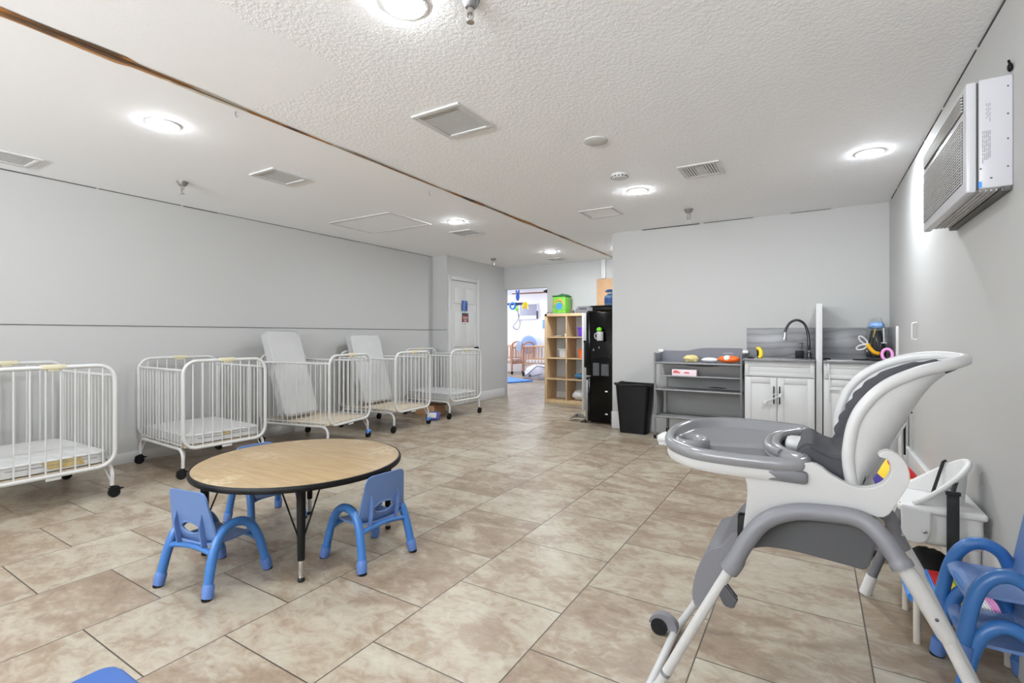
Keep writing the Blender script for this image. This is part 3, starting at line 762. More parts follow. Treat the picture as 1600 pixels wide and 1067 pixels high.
bp = [(p.x, p.y) for p in catmull([(a, b, 0) for a, b in body], 4, True)]
g = B().prism(bp, 'y', 1.548, 1.580, .010, 3).prism(bp, 'y', 1.92, 1.952, .010, 3)
g.prism([(-.172, .575), (-.150, .600), (-.125, .665), (-.118, .76), (-.157, .775), (-.162, .697)], 'y', 1.56, 1.94, .006)
g.box(-.13, .15, 1.56, 1.94, .692, .735, .01)
obj('seat_base', g, WHITE_P, hc, world=True, label='white moulded seat base with curled arm loops')
arch = [(-.203, 1.5, .490), (-.190, 1.5, .512), (-.160, 1.505, .575), (-.114, 1.515, .639), (-.046, 1.53, .672), (.042, 1.535, .682), (.103, 1.53, .680), (.143, 1.515, .652), (.171, 1.505, .612), (.184, 1.5, .590)]
for m in (lambda p: p, mir):
    if m is mir:
        tp = lambda x: .125 * max(0, min(1, (x + .05) / .2))
        arch = [(x + .012 * (x > .1), y + tp(x), z) for x, y, z in arch] + [(.208, 1.625, .545), (.226, 1.625, .505)]
    P = catmull([m(p) for p in arch], 5); n = len(P)
    rr = [.0255 if (i < n * .14 or i > n * .90) else .0225 for i in range(n)]
    a_ = obj('leg_arch', B().tube(P, rr, 18), GREY_P, hc, world=True, label='grey plastic leg arch')
    obj('hub_cover', B().box(-.02, .10, m((0, 1.52, 0))[1] - .012, m((0, 1.52, 0))[1] + .03 if m is not mir else m((0, 1.52, 0))[1] + .012, .60, .66, .012), GREY_P, a_, world=True) if False else None
    obj('rear_leg', B().tube([m((x, y + (.125 if m is mir else 0), z)) for x, y, z in ((.176, 1.5, .605), (.205, 1.5, .560), (.262, 1.5, .452), (.268, 1.5, .44))], [.0175, .0195, .0180, .0150], 16).tube([m((x, y + (.125 if m is mir else 0), z)) for x, y, z in ((.262, 1.5, .452), (.452, 1.5, .022))], .0140, 16), WHITE_METAL, hc, world=True)
    obj('rear_foot', B().tube([m((x, y + (.125 if m is mir else 0), z)) for x, y, z in ((.446, 1.5, .036), (.462, 1.5, 0))], [.0175, .0190], 16), GREY_P, hc, world=True)
    if m is not mir:
        for q in ((.243, 1.481, .492), (.420, 1.486, .095)): obj('rivet', B().sph(q, .004), PRINT_D, hc, world=True)
fl = [(-.190, 1.5, .512), (-.29, 1.5, .315), (-.385, 1.5, .122), (-.432, 1.503, .040), (-.448, 1.53, .018), (-.452, 1.58, .0145), (-.452, 1.75, .0145)]
P = catmull(fl, 6); P = P + [Vector(mir(p)) for p in P[::-1][1:]]
obj('front_leg_frame', B().tube(P, .0138, 16), WHITE_METAL, hc, world=True)
for y in (1.5, 2.0): obj('joint_collar', B().tube([(-.375, y, .142), (-.380, y, .132)], .0150, 14), GREY_P, hc, world=True)
for y, s in ((1.925, 1),):
    w = obj('wheel_housing', B().prism([(p.x, p.y) for p in catmull([(-.445, .012, 0), (-.440, .05, 0), (-.470, .075, 0), (-.505, .078, 0), (-.535, .060, 0), (-.545, .035, 0), (-.530, .04, 0), (-.50, .055, 0), (-.472, .03, 0)], 3, True)], 'y', y - .017, y + .017, .004), GREY_P, hc, world=True)
    obj('wheel', B().cyl((-.505, y - .022, .031), (-.505, y + .022, .031), .031, seg=26).cyl((-.505, y - .024, .031), (-.505, y + .024, .031), .010), RUBBER, w, world=True)
bk = [(-.165, .538), (-.114, .549), (-.059, .553), (.007, .549), (.079, .543), (.118, .545), (.135, .600), (.145, .648), (.098, .672), (.028, .668), (-.046, .658), (-.112, .622)]
obj('storage_basket', B().prism([(p.x, p.y) for p in catmull([(a, b, 0) for a, b in bk], 4, True)], 'y', 1.565, 1.935, .008, 2), GREY_D, hc, world=True, label='dark grey under-seat basket')
fr = [(-.322, .350), (-.314, .310), (-.294, .300), (-.245, .400), (-.212, .480), (-.184, .552), (-.203, .562), (-.240, .512), (-.278, .490), (-.309, .418)]
f_ = obj('footrest', B().prism([(p.x, p.y) for p in catmull([(a, b, 0) for a, b in fr], 4, True)], 'y', 1.60, 1.90, .012, 3), GREY_P, hc, world=True)
for y in (1.59, 1.88): obj('footrest_hinge', B().box(-.192, -.160, y, y + .03, .54, .62, .006), RUBBER, f_, world=True)
obj('adjuster_clip', B().prism([(-.232, .425), (-.212, .455), (-.178, .415), (-.190, .385), (-.215, .388)], 'y', 1.49, 1.51, .004), PRINT_D, hc, world=True)
# tray
tz = lambda x, y: .806 + .052 * (y - 1.53)
ol = [(-.015, 1.555), (-.004, 1.585), (-.012, 1.625), (-.045, 1.648), (-.078, 1.70), (-.088, 1.78), (-.078, 1.86), (-.045, 1.912), (-.014, 1.935), (-.008, 1.97), (-.022, 2.005), (-.10, 2.028), (-.22, 2.038), (-.32, 2.018), (-.395, 1.95), (-.428, 1.86), (-.436, 1.78), (-.428, 1.70), (-.398, 1.615), (-.32, 1.545), (-.22, 1.525), (-.10, 1.528), (-.04, 1.537)]
OL = [(p.x, p.y) for p in catmull([(a, b, 0) for a, b in ol], 4, True)]
def inset(P, d):
    n = len(P); out = []
    for i in range(n):
        a, c = Vector(P[i - 1]), Vector(P[(i + 1) % n]); e = (c - a).normalized()
        out.append((P[i][0] + e.y * d, P[i][1] - e.x * d))
    return out
ar = sum(OL[i][0] * OL[(i + 1) % len(OL)][1] - OL[(i + 1) % len(OL)][0] * OL[i][1] for i in range(len(OL)))
sg = -1 if ar > 0 else 1
def tray(rings, cap_top=True):
    t = bmesh.new(); rows = []
    for d, z in rings:
        Q = inset(OL, sg * d); rows.append([t.verts.new((x, y, tz(x, y) + z)) for x, y in Q])
    n = len(OL)
    for a, c in zip(rows, rows[1:]):
        for k in range(n): t.faces.new((a[k], a[(k + 1) % n], c[(k + 1) % n], c[k]))
    t.faces.new(rows[-1]); t.faces.new(rows[0][::-1]); bmesh.ops.recalc_face_normals(t, faces=t.faces)
    return B()._merge(t)
tr = obj('tray', tray([(.006, -.030), (0, -.020), (-.002, -.010), (.004, .002), (.013, .006), (.023, .003), (.030, -.006), (.036, -.022), (.044, -.027)]), GREY_T, hc, world=True, ang=50, label='glossy grey tray')
obj('tray_underside', tray([(.03, -.066), (.012, -.060), (.006, -.049), (.008, -.031)]), WHITE_P, tr, world=True)
obj('cup_holder', B().lathe([(0, -.014), (.034, -.014), (.042, .006), (.047, .017), (.053, .020), (.060, .017), (.068, .008), (.070, -.014)], (-.335, 1.665, tz(-.335, 1.665) - .013), 36, sx=.80), GREY_T, tr, world=True)
obj('inner_ridge', B().tube([(x - .036, y, tz(x, y) - .010) for x, y in [(p.x, p.y) for p in catmull([(-.045, 1.645, 0), (-.078, 1.70, 0), (-.088, 1.78, 0), (-.078, 1.86, 0), (-.045, 1.912, 0)], 5)]], .013, 12), GREY_T, tr, world=True)
obj('release_handle', B().box(-.470, -.425, 1.74, 1.82, .772, .800, .010).box(-.466, -.43, 1.745, 1.815, .762, .775, .005), WHITE_P, tr, world=True)
for y in (1.535, 1.925): obj('tray_bracket', B().box(-.115, -.012, y, y + .04, .746 + (y > 1.6) * .02, .782 + (y > 1.6) * .02, .010), mat('bracket_grey', (92, 92, 96), .5), tr, world=True)
obj('tray_post', B().box(-.075, -.01, 1.74, 1.82, .79, .83, .015), WHITE_P, hc, world=True)

# ================================================================== second white seat by the wall
t = thing('feeding_seat', 'white moulded child seat with black strap, beside the right wall behind the high chair', 'child seat', (.45, 2.84, 0))
g = B().box(.325, .590, 2.685, 2.995, .262, .414, .022, 3).box(.31, .60, 2.675, 3.005, .395, .425, .012, 3)
obj('seat_base', g, WHITE_M, t, world=True)
def tub(u, v):
    a = -PI * .5 + PI * u
    k = math.cos(a); sx_ = .19 * (k ** .75 if k > 0 else 0)
    x = .365 + sx_ + .015 * v * k; y = 2.845 + .135 * (1 + .08 * v) * math.sin(a) * (1 if abs(math.sin(a)) > .98 else 1)
    top = .43 + .17 * (max(0, k) ** .9)
    return (x, y, .41 + (top - .41) * v)
w = obj('seat_back', B().grid(tub, 40, 10, thick=.014).tube([tub(i / 40, 1) for i in range(41)], .011, 10), WHITE_M, t, world=True, ang=60)
obj('side_tab', B().prism([(.318, .425), (.322, .31), (.335, .277), (.375, .268), (.405, .285), (.418, .33), (.420, .412)], 'y', 2.664, 2.684, .006), WHITE_M, t, world=True)
obj('tab_button', B().sph((.398, 2.662, .325), .010, .005, .007), CHROME, t, world=True)
obj('strap', B().tube([(.49, 2.70, .51), (.487, 2.672, .502), (.487, 2.668, .42), (.488, 2.668, .24), (.486, 2.672, .16)], .004, 6).box(.468, .508, 2.663, 2.667, .16, .495, .001).box(.464, .512, 2.658, 2.668, .492, .508, .002).tube([(.515, 2.955, .575), (.505, 2.945, .57), (.470, 2.90, .47), (.455, 2.88, .428)], .0065, 6).tube([(.488, 2.67, .50), (.512, 2.74, .535)], .008, 6), STRAP, t, world=True)
for (x, y, x2, y2) in ((.335, 2.70, .196, 2.690), (.335, 2.98, .196, 3.0)):
    l_ = obj('leg', B().tube([(x, y, .42), (x2 + .012, y2, .045)], .0185, 16), GREY_P, t, world=True)
    obj('foot_cap', B().tube([(x2 + .025, y2, .085), (x2, y2, 0)], [.0215, .0235], 16), WHITE_M, l_, world=True)
for y in (2.72, 2.96): obj('leg', B().tube([(.555, y, .30), (.565, y, 0)], [.030, .026], 14), WHITE_M, t, world=True)
t = thing('backpack', 'black cloth bag lying on the floor under the white child seat', 'bag', (.44, 2.86, 0))
obj('body', B().sph((0, 0, .095), .10, .11, .095, 20, 14, .05), BLACK_F, t); obj('flap', B().box(-.095, -.06, -.07, .07, .06, .17, .015), BLACK_F, t)
obj('buckle', B().box(-.104, -.094, -.02, .01, .10, .115, .003), PRINT_G, t)
tag(obj('crumpled_cloth', B().sph((.28, 3.25, .05), .10, .13, .06, 18, 10, .12), mat('dark_cloth', (92, 90, 88), .9)), 'dark grey crumpled cloth on the floor beside the white child seat', 'cloth')
# segmented fabric ball
t = thing('fabric_ball', 'red, yellow and blue fabric play ball on the floor near the right wall', 'ball', (.41, 4.0, 0))
for k, m_ in enumerate((RED, YEL_F, NAVY, RED, YEL_F, NAVY)):
    g = B(); lo, hi = k / 6, (k + 1) / 6
    g.grid(lambda u, v: (.172 * math.sin(PI * (lo + (hi - lo) * v)) * math.cos(2 * PI * u), .172 * math.sin(PI * (lo + (hi - lo) * v)) * math.sin(2 * PI * u), .172 * math.cos(PI * (lo + (hi - lo) * v))), 32, 6, closed_u=True)
    g.xf(Matrix.Translation((0, 0, .172)) @ Matrix.Rotation(.5, 4, 'Y') @ Matrix.Rotation(.25, 4, 'X'))
    obj('panel', g, m_, t)
# woven child chair
t = thing('woven_stool', 'small child stool woven in multicolour cord, between the stacked blue chairs and white seat', 'stool', (.46, 2.49, 0))
for (x, y, h) in ((.330, 2.360, .185), (.330, 2.625, .185), (.578, 2.360, .185), (.578, 2.625, .185)):
    obj('leg', B().cyl((x, y, 0), (x, y, h), .0115), mat('whitewashed_wood', (222, 214, 202), .5), t, world=True)
g = B()
for y in (2.360, 2.625): g.tube([(.330, y, .165), (.578, y, .165)], .011, 10)
g.tube([(.318, 2.360, .165), (.318, 2.625, .165)], .017, 12).tube([(.578, 2.36, .165), (.578, 2.625, .165)], .011, 10)
obj('seat_frame', g, SKY, t, world=True, label='blue tube frame')
cols = [LIME, SKY, RED, YELLOW, GREEN, PAPER, PINK]
for k in range(7):
    g = B()
    for q in range(4):
        x = .338 + (k * 4 + q) * .0085; g.tube([(x, 2.345, .162), (x, 2.36, .180), (x, 2.49, .176), (x, 2.625, .180), (x, 2.64, .162)], .0046, 6)
    obj('woven_cord', g, cols[k], t, world=True)
# ================================================================== air conditioner on the right wall
t = thing('air_conditioner', 'white boxy air conditioner with louvred front mounted high on the right wall', 'air conditioner', (XR, 2.86, 1.69))
AX0, AX1, AY0, AY1, AZ0, AZ1 = .480, XR, 2.455, 3.285, 1.685, 2.092
obj('casing', B().box(.522, AX1, AY0, AY1 - .01, AZ0 + .004, AZ1, .006, 3), mat('appliance_white', (192, 192, 197), .3), t, world=True)
fp = obj('front_panel', B().box(AX0 + .006, .516, AY0, AY1, AZ0 - .006, AZ1 - .004, .006, 3), mat('appliance_white', (192, 192, 197)), t, world=True)
obj('panel_gap', B().box(.515, .523, AY0 + .008, AY1 - .012, AZ0 + .006, AZ1 - .008), GAP, t, world=True)
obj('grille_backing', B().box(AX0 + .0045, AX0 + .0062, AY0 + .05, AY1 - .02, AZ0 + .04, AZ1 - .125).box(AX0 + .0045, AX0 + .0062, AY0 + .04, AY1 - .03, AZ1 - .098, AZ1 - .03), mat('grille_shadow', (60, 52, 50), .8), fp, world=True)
g = B()
n = 22
for k in range(n):
    y = AY0 + .055 + k * (AY1 - AY0 - .08) / n
    g.box(AX0 + .0025, AX0 + .0055, y, y + .005, AZ0 + .04, AZ1 - .125)
for k in range(22):
    z = AZ0 + .042 + k * .0112; g.box(AX0 + .001, AX0 + .0055, AY0 + .05, AY1 - .02, z, z + .0042)
obj('louvre_grille', g, mat('grille_white', (176, 174, 174), .6), fp, world=True)
g = B()
for k in range(6): g.box(AX0 - .002, AX0 + .007, AY0 + .04, AY1 - .03, AZ1 - .094 + k * .0112, AZ1 - .0885 + k * .0112, .001)
obj('outlet_vane', g, mat('grille_white', (206, 204, 204)), fp, world=True)
g = B()
for k, x in enumerate((.531, .536, .541, .546, .551)):
    z = 1.90
    while z > 1.80:
        l = random.uniform(.008, .028); g.box(x, x + .0026, AY0 - .0008, AY0 + .001, z - l, z); z -= l + random.uniform(.002, .006)
    z = 2.0
    while z > 1.945 and k > 1:
        l = random.uniform(.006, .018); g.box(x, x + .0022, AY0 - .0008, AY0 + .001, z - l, z); z -= l + random.uniform(.003, .008)
obj('rating_label', g, mat('label_grey', (150, 150, 154), .6), t, world=True)
g = B()
for z in (1.76, 1.86, 1.95, 2.05): g.cyl((.600, AY0 - .0015, z), (.600, AY0 + .002, z), .0028, seg=10)
g.cyl((.527, AY0 - .0015, 1.762), (.527, AY0 + .002, 1.762), .0028, seg=10).box(.552, .559, AY0 - .001, AY0 + .001, 1.722, 1.727)
obj('screw', g, PRINT_D, t, world=True)
obj('corner_tag', B().box(.521, .530, AY0 - .0015, AY0 + .012, AZ0 + .008, AZ0 + .030), SKY, t, world=True, label='blue film tag at the corner')
g = B()
for k in range(5): g.box(.53 + k * .015, .534 + k * .015, AY0 + .03, AY1 - .04, AZ0 - .001 - .0005 * k, AZ0 + .006)
obj('bottom_rib', g, mat('rib_grey', (196, 196, 198), .5), t, world=True)
obj('wall_sleeve', B().box(.585, XR, AY0 + .01, AY1, AZ0 - .010, AZ0 + .006, .002).box(.590, .606, AY0 + .002, AY0 + .03, AZ0 - .006, AZ0 + .003), mat('sleeve_dark', (88, 88, 88), .6), t, world=True)
tag(obj('cable_stub', B().sph((XR - .008, 2.462, 2.118), .008, .012, .016).tube([(XR - .006, 2.47, 2.13), (XR - .008, 2.478, 2.15)], .004, 8), RUBBER), 'black cable stub poking out of the wall above the air conditioner', 'cable')
t = thing('grab_bar', 'slim white grab bar fixed on the right wall near the corner', 'grab bar', (XR, 4.40, 1.175))
obj('bar', B().tube(catmull([(-.0, 0, .06), (-.022, 0, .055), (-.026, 0, .04), (-.026, 0, -.04), (-.022, 0, -.055), (0, 0, -.06)], 5), .006, 10), TRIM, t)
# ================================================================== kitchen side: two sink cabinets
CY = 5.27
def cabinet(x0, x1, split, lab, handles):
    t = thing('base_cabinet', lab, 'cabinet', ((x0 + x1) / 2, 5.55, 0), group='white base cabinets on the back wall')
    obj('carcass', B().box(x0, x1, CY + .02, YB - .015, .10, .90).box(x0 + .01, x1 - .01, CY + .075, YB - .02, 0, .10), CAB, t, world=True)
    def front(name, a, b, z0, z1):
        g = B().box(a, b, CY + .006, CY + .02, z0, z1, .002)
        w = .055 if z1 - z0 > .3 else .034
        g.box(a, a + w, CY, CY + .007, z0, z1, .002).box(b - w, b, CY, CY + .007, z0, z1, .002).box(a + w, b - w, CY, CY + .007, z1 - w, z1, .002).box(a + w, b - w, CY, CY + .007, z0, z0 + w, .002)
        return obj(name, g, CAB, t, world=True)
    front('drawer_front', x0 + .004, x1 - .004, .755, .885)
    for a, b, hx in ((x0 + .004, split - .002, handles[0]), (split + .002, x1 - .004, handles[1])):
        d = front('door', a, b, .115, .745)
        if hx is not None:
            obj('handle', B().cyl((hx, CY - .028, .50), (hx, CY - .028, .665), .0055, seg=12).cyl((hx, CY - .028, .525), (hx, CY, .525), .0045, seg=10).cyl((hx, CY - .028, .64), (hx, CY, .64), .0045, seg=10), BLACK, d, world=True, label='black bar handle')
    return t
c1 = cabinet(-.572, .012, -.293, 'white shaker base cabinet with two black handles under the pull-down faucet', (-.318, -.270))
c2 = cabinet(.078, .612, .345, 'white shaker base cabinet in the right corner, behind the high chair back', (None, None))
g = B().box(.105, .125, CY - .012, CY, .80, .90, .004).box(.118, .127, CY - .010, CY, .55, .86, .003)
obj('child_latch', g, WHITE_P, c2, world=True); obj('latch_arm', B().box(.120, .20, CY - .014, CY - .002, .655, .668, .003), WHITE_P, c2, world=True)
t = thing('cabinet_lock', 'white plastic child lock looped over the black cabinet handles', 'child lock', (-.33, CY - .03, .56))
obj('strap', B().tube([(-.395, CY - .016, .505), (-.33, CY - .040, .545), (-.262, CY - .040, .580)], .0055, 8).tube([(-.335, CY - .044, .58), (-.30, CY - .046, .60), (-.262, CY - .040, .590)], .004, 8), WHITE_P, t, world=True)
obj('buckle', B().box(-.405, -.375, CY - .022, CY - .002, .485, .525, .005).box(-.275, -.250, CY - .048, CY - .032, .565, .60, .005), WHITE_P, t, world=True)
def counter(x0, x1, lab, m, m2=None):
    t = thing('countertop', lab, 'countertop', ((x0 + x1) / 2, 5.55, .90), group='countertops over the cabinets')
    obj('slab', B().box(x0, x1, 5.245, YB, .90, .918, .003), m, t, world=True)
    return t
k1 = counter(-.585, .014, 'thin dark grey countertop beneath the pull-down faucet', COUNTER)
k2 = counter(.076, XR - .002, 'thin countertop with a steel sink rim in the right corner', COUNTER)
obj('sink_rim', B().box(.10, .42, 5.26, 5.75, .917, .924, .003), mat('brushed_steel', (196, 196, 198), .3, metal=.9), k2, world=True)
obj('sink_bowl', B().box(-.50, -.10, 5.30, 5.70, .9165, .9195, .001), mat('brushed_steel', (196, 196, 198)), k1, world=True)
tag(obj('backsplash', B().box(-.612, .010, YB - .014, YB, .918, 1.222, .002), MARBLE), 'grey veined stone backsplash slab behind the pull-down faucet', 'backsplash', 'grey stone backsplashes')
tag(obj('backsplash', B().box(.078, XR - .001, YB - .014, YB, .9185, 1.222, .002).box(XR - .014, XR - .003, 5.30, YB - .014, .9185, 1.222, .002), MARBLE), 'grey veined stone backsplash slab turning the right corner behind the bag of utensils', 'backsplash', 'grey stone backsplashes')
tag(obj('splash_end_cap', B().box(XR - .018, XR, 5.25, 5.30, .918, 1.225, .003), TRIM), 'white end strip finishing the grey backsplash on the right wall', 'edge strip')
tag(obj('divider_panel', B().box(.020, .070, 5.31, YB, 0, 1.435, .003), CAB), 'tall white upright divider board between the two sink cabinets', 'divider')
# faucet
t = thing('faucet', 'tall dark gooseneck faucet with pull-down spray head on the left counter', 'faucet', (-.035, 5.62, .918))
P = catmull([(-.035, 5.62, .918), (-.038, 5.62, 1.05), (-.046, 5.62, 1.16), (-.075, 5.615, 1.255), (-.135, 5.60, 1.295), (-.195, 5.585, 1.27), (-.232, 5.575, 1.205), (-.240, 5.572, 1.16)], 7)
obj('neck', B().tube(P, [.016 - .004 * min(1, i / 14) for i in range(len(P))], 16), mat('gunmetal', (70, 70, 74), .28, metal=.85), t, world=True)
obj('spray_head', B().tube([(-.239, 5.572, 1.175), (-.242, 5.572, 1.12), (-.244, 5.572, 1.098)], [.0145, .0165, .021], 16), CHROME, t, world=True)
obj('base_plate', B().lathe([(0, 0), (.030, 0), (.030, .006), (.020, .016), (.018, .05), (0, .05)], (-.035, 5.62, .918), 24), mat('gunmetal', (70, 70, 74)), t, world=True)
obj('lever', B().cyl((-.035, 5.62, .99), (-.035, 5.575, .995), .011).tube([(-.035, 5.578, .995), (-.033, 5.55, 1.04)], .006, 10), mat('gunmetal', (70, 70, 74)), t, world=True)
t = thing('soap_dispenser', 'black soap caddy standing at the foot of the dark faucet', 'soap dispenser', (-.115, 5.66, .918))
obj('body', B().box(-.040, .035, -.03, .03, 0, .075, .008), BLACK, t); obj('pump', B().cyl((.02, 0, .07), (.02, 0, .15), .007).box(-.02, .03, -.008, .008, .145, .158, .003).box(-.045, .04, -.034, .034, .072, .082, .003), mat('gunmetal', (70, 70, 74)), t)
t = thing('sponge_brush', 'yellow and black hand-held scrubber on the left counter', 'scrubber', (-.455, 5.40, .918))
obj('grip', B().tube(catmull([(.005, 0, .004), (.016, 0, .04), (.012, 0, .075), (-.008, 0, .098), (-.022, 0, .096)], 5), [.020] * 10 + [.018] * 6 + [.013] * 5, 14), YELLOW, t)
obj('trigger', B().tube([(-.016, 0, .082), (-.012, 0, .05), (-.012, 0, .02)], .008, 10).box(-.016, .024, -.018, .018, 0, .012, .003), BLACK, t)
tag(obj('sink_stopper', B().lathe([(0, 0), (.034, 0), (.034, .008), (.012, .013), (0, .013)], (-.53, 5.40, .918), 24), BLACK), 'flat black round stopper at the left end of the counter', 'stopper')
tag(obj('sink_plug', B().lathe([(0, 0), (.03, 0), (.03, .009), (.01, .014), (0, .014)], (.105, 5.36, .924), 24), BLACK), 'flat black round plug on the right counter beside the white divider', 'stopper')
t = thing('utensil_bag', 'clear plastic bag of black-handled utensils propped in the corner of the right counter', 'bag', (.482, 5.50, .919))
def bagf(u, v):
    a = 2 * PI * u; r = (.085 + .012 * math.sin(5 * a + v * 6) + .008 * math.sin(9 * a)) * (1 - .55 * v ** 2.2) * (1 if v > .05 else .8)
    return (r * math.cos(a), r * .8 * math.sin(a), .012 + .375 * v)
obj('film', B().grid(bagf, 40, 14, closed_u=True), CLEAR, t)
g = B()
for k in range(9):
    a = k * 2.4; r = .045; g.tube([(r * math.cos(a), r * .7 * math.sin(a), .03), (r * .8 * math.cos(a + .3), r * .6 * math.sin(a + .3), .12), (r * .5 * math.cos(a), r * .5 * math.sin(a), .27)], [.030, .034, .018], 10)
obj('black_utensil', g, BLACK, t)
obj('yellow_utensil', B().tube([(-.035, -.03, .12), (-.018, -.035, .22), (-.005, -.03, .31)], .008, 8), mat('olive_plastic', (176, 160, 70), .5), t)
obj('blue_wrap', B().sph((0, -.01, .315), .060, .045, .035, 18, 12, .10), mat('pale_blue_film', (132, 168, 220), .4), t)
obj('white_stem', B().tube([(.052, -.055, .16), (.050, -.058, .29)], .006, 8).box(.030, .072, -.065, -.052, .155, .164, .002), WHITE_P, t)
t = thing('safety_scissors', 'amber and white safety scissors leaning against the utensil bag', 'scissors', (.415, 5.385, .919))
obj('blade_guard', B().tube(catmull([(.075, 0, .066), (.045, -.01, .075), (.01, -.012, .115), (-.006, -.01, .15)], 5), .017, 12), GOLD, t)
for (x0, z0, x1, z1) in ((-.010, .150, -.066, .215), (-.012, .135, -.085, .105)):
    d = Vector((x1 - x0, 0, z1 - z0)); nrm = Vector((-d.z, 0, d.x)).normalized() * .019
    obj('finger_loop', B().tube([tuple(Vector((x0, -.012, z0)) + d * (.5 - .5 * math.cos(a)) + nrm * math.sin(a) * (1)) for a in [2 * PI * k / 24 for k in range(24)]], .0075, 8, closed=True), WHITE_P, t)
t = thing('teething_ring', 'pink plastic ring resting on the right counter beside the wall', 'ring', (.543, 5.31, .919))
obj('ring', B().tube([(.036 * math.cos(a), .01 * math.sin(a), .060 + .048 * math.sin(a)) for a in [2 * PI * k / 32 for k in range(32)]], .013, 12, closed=True), PINK, t)
tag(obj('utensil_tray', B().box(.30, .42, 5.30, 5.40, .924, .934, .003), BLACK), 'flat black tray lying on the right counter in front of the bag', 'tray')
# low white ledge along the right wall, thin grey slab and pole beside the cabinet
struct('trim_9', B().box(XR - .030, XR, 2.05, 5.05, 0, .312, .003), TRIM)
tag(obj('grey_slab', B().box(XR - .018, XR - .004, 4.72, 5.20, 0, .86, .003), mat('slab_grey', (168, 168, 168), .7)), 'plain upright grey slab against the right wall beside the cabinet', 'board')
t = thing('mop', 'white mop pole with a black hooked grip beside the grey slab', 'mop', (.545, 4.55, 0))
obj('pole', B().cyl((0, 0, .03), (0, 0, .52), .012), WHITE_P, t); obj('grip', B().tube(catmull([(.02, -.01, .28), (.02, -.01, .54), (.022, -.02, .575), (.04, -.05, .60), (.052, -.07, .595)], 5), .007, 10), RUBBER, t); obj('mop_head', B().sph((0, 0, .04), .05, .09, .045, 16, 10, .12), RUBBER, t)

# ================================================================== changing table
t = thing('changing_table', 'grey folding changing table with fabric shelves against the back wall', 'changing table', (-1.06, 5.66, 0))
x0, x1, yf, yb = -1.505, -.628, 5.515, 5.825
for (x, y, h) in ((x0, yf, .955), (x1, yf, .955), (x0 + .06, yb, .88), (x1 - .02, yb, .88)):
    l_ = obj('leg', B().cyl((x, y, .035), (x, y, h), .0125), GREY_M, t, world=True)
    if y > 5.6: obj('caster', B().cyl((x - .012, y, .030), (x + .012, y, .030), .028).box(x - .016, x + .016, y - .012, y + .012, .03, .075, .003), RUBBER, l_, world=True)
    else: obj('foot_pad', B().cyl((x, y, 0), (x, y, .04), .015), RUBBER, l_, world=True)
g = B()
for z in (.840, .545, .245): g.cyl((x0, yf, z), (x1, yf, z), .012, seg=14)
for z in (.70,): g.cyl((x0 + .06, yf + .015, z), (x1, yf + .015, z), .009, seg=12)
for x in (x0, x1):
    for z in (.84, .245): g.cyl((x, yf, z), (x + (.06 if x < -1 else -.02), yb, z), .010, seg=12)
obj('rail', g, GREY_M, t, world=True)
obj('rear_rail', B().cyl((x0 + .06, yb, .565), (x1 - .02, yb, .565), .011).cyl((x0 + .06, yb, .235), (x1 - .02, yb, .235), .011), BLACK, t, world=True)
def guard(u, v):
    x = x0 + .0 + u * (x1 - x0); top = .968 + .038 / (1 + math.exp(-(u - .42) * 22)) - (.03 * max(0, (.035 - u) / .035) + .03 * max(0, (u - .965) / .035))
    return (x, yb - .02, .835 + (top - .835) * v)
obj('back_guard', B().grid(guard, 60, 8, thick=.022), FABRIC, t, world=True, label='grey padded back guard with a wavy top')
for x in (x0, x1): obj('side_guard', B().box(x - .009, x + .009, yf, yb, .84, .945, .006), FABRIC, t, world=True)
for x in (x0, x1 + .01): obj('corner_cap', B().box(x - .03, x + .028, yb - .06, yb, .950, .985, .010), WHITE_M, t, world=True)
obj('pad', B().box(x0 + .012, x1 - .012, yf + .01, yb - .03, .832, .852, .008), FABRIC, t, world=True)
obj('pocket', B().grid(lambda u, v: (x0 + .07 + u * (x1 - x0 - .08), yf + .06 + .10 * v + .0, .815 - .125 * v + .01 * math.sin(u * 9)), 20, 8, thick=.004).box(x0 + .06, x1, yf + .0, yb - .02, .694, .702), MESH_F, t, world=True, label='grey mesh organiser pocket')
obj('shelf_sling', B().box(x0 + .01, x1 - .01, yf, yb, .540, .548).grid(lambda u, v: (x0 + .07 + u * (x1 - x0 - .08), yb - .01 - .005 * math.sin(u * 7), .55 + .12 * v), 12, 4, thick=.004), MESH_F, t, world=True)
obj('lower_basket', B().box(x0 + .01, x1 - .01, yf, yb, .242, .250).grid(lambda u, v: (x0 + .07 + u * (x1 - x0 - .08), yb - .015 - .01 * math.sin(u * 5 + v * 2), .27 + .26 * v), 14, 6, thick=.004).grid(lambda u, v: (x0 + .008 + .01 * math.sin(v * 3), yf + .01 + u * (yb - yf - .02), .25 + .28 * v), 8, 6, thick=.003), MESH_F, t, world=True)
g = B()
x = -.835
for w in (.012, .006, .009, .008, .010, .007, .011): g.box(x, x + w, yb - .046, yb - .042, .945, .955); x += w + .005
obj('stitched_logo', g, mat('pale_stitch', (196, 196, 204), .8), t, world=True)
t = thing('glove_box', 'pale pink box with red print in the pocket of the changing table', 'box', (-1.195, 5.5525, .7045))
obj('carton', B().box(-.128, .128, -.03, .03, 0, .068, .003), PAPER_P, t)
g = B()
for a, b, z in ((-.115, -.04, .03), (.0, .055, .03), (-.11, -.06, .045)): g.box(a, b, -.0312, -.0298, z, z + .012)
obj('print', g, PRINT_R, t)
obj('tissue_slot', B().box(-.06, .06, -.015, .015, .066, .070, .001), PRINT_G, t)
tag(obj('folded_cloth', B().sph((-1.145, 5.64, .894), .080, .07, .036, 18, 10, .10).box(-1.20, -1.08, 5.60, 5.70, .856, .876, .008), CREAMY), 'crumpled pale yellow cloth on top of the changing table', 'cloth')
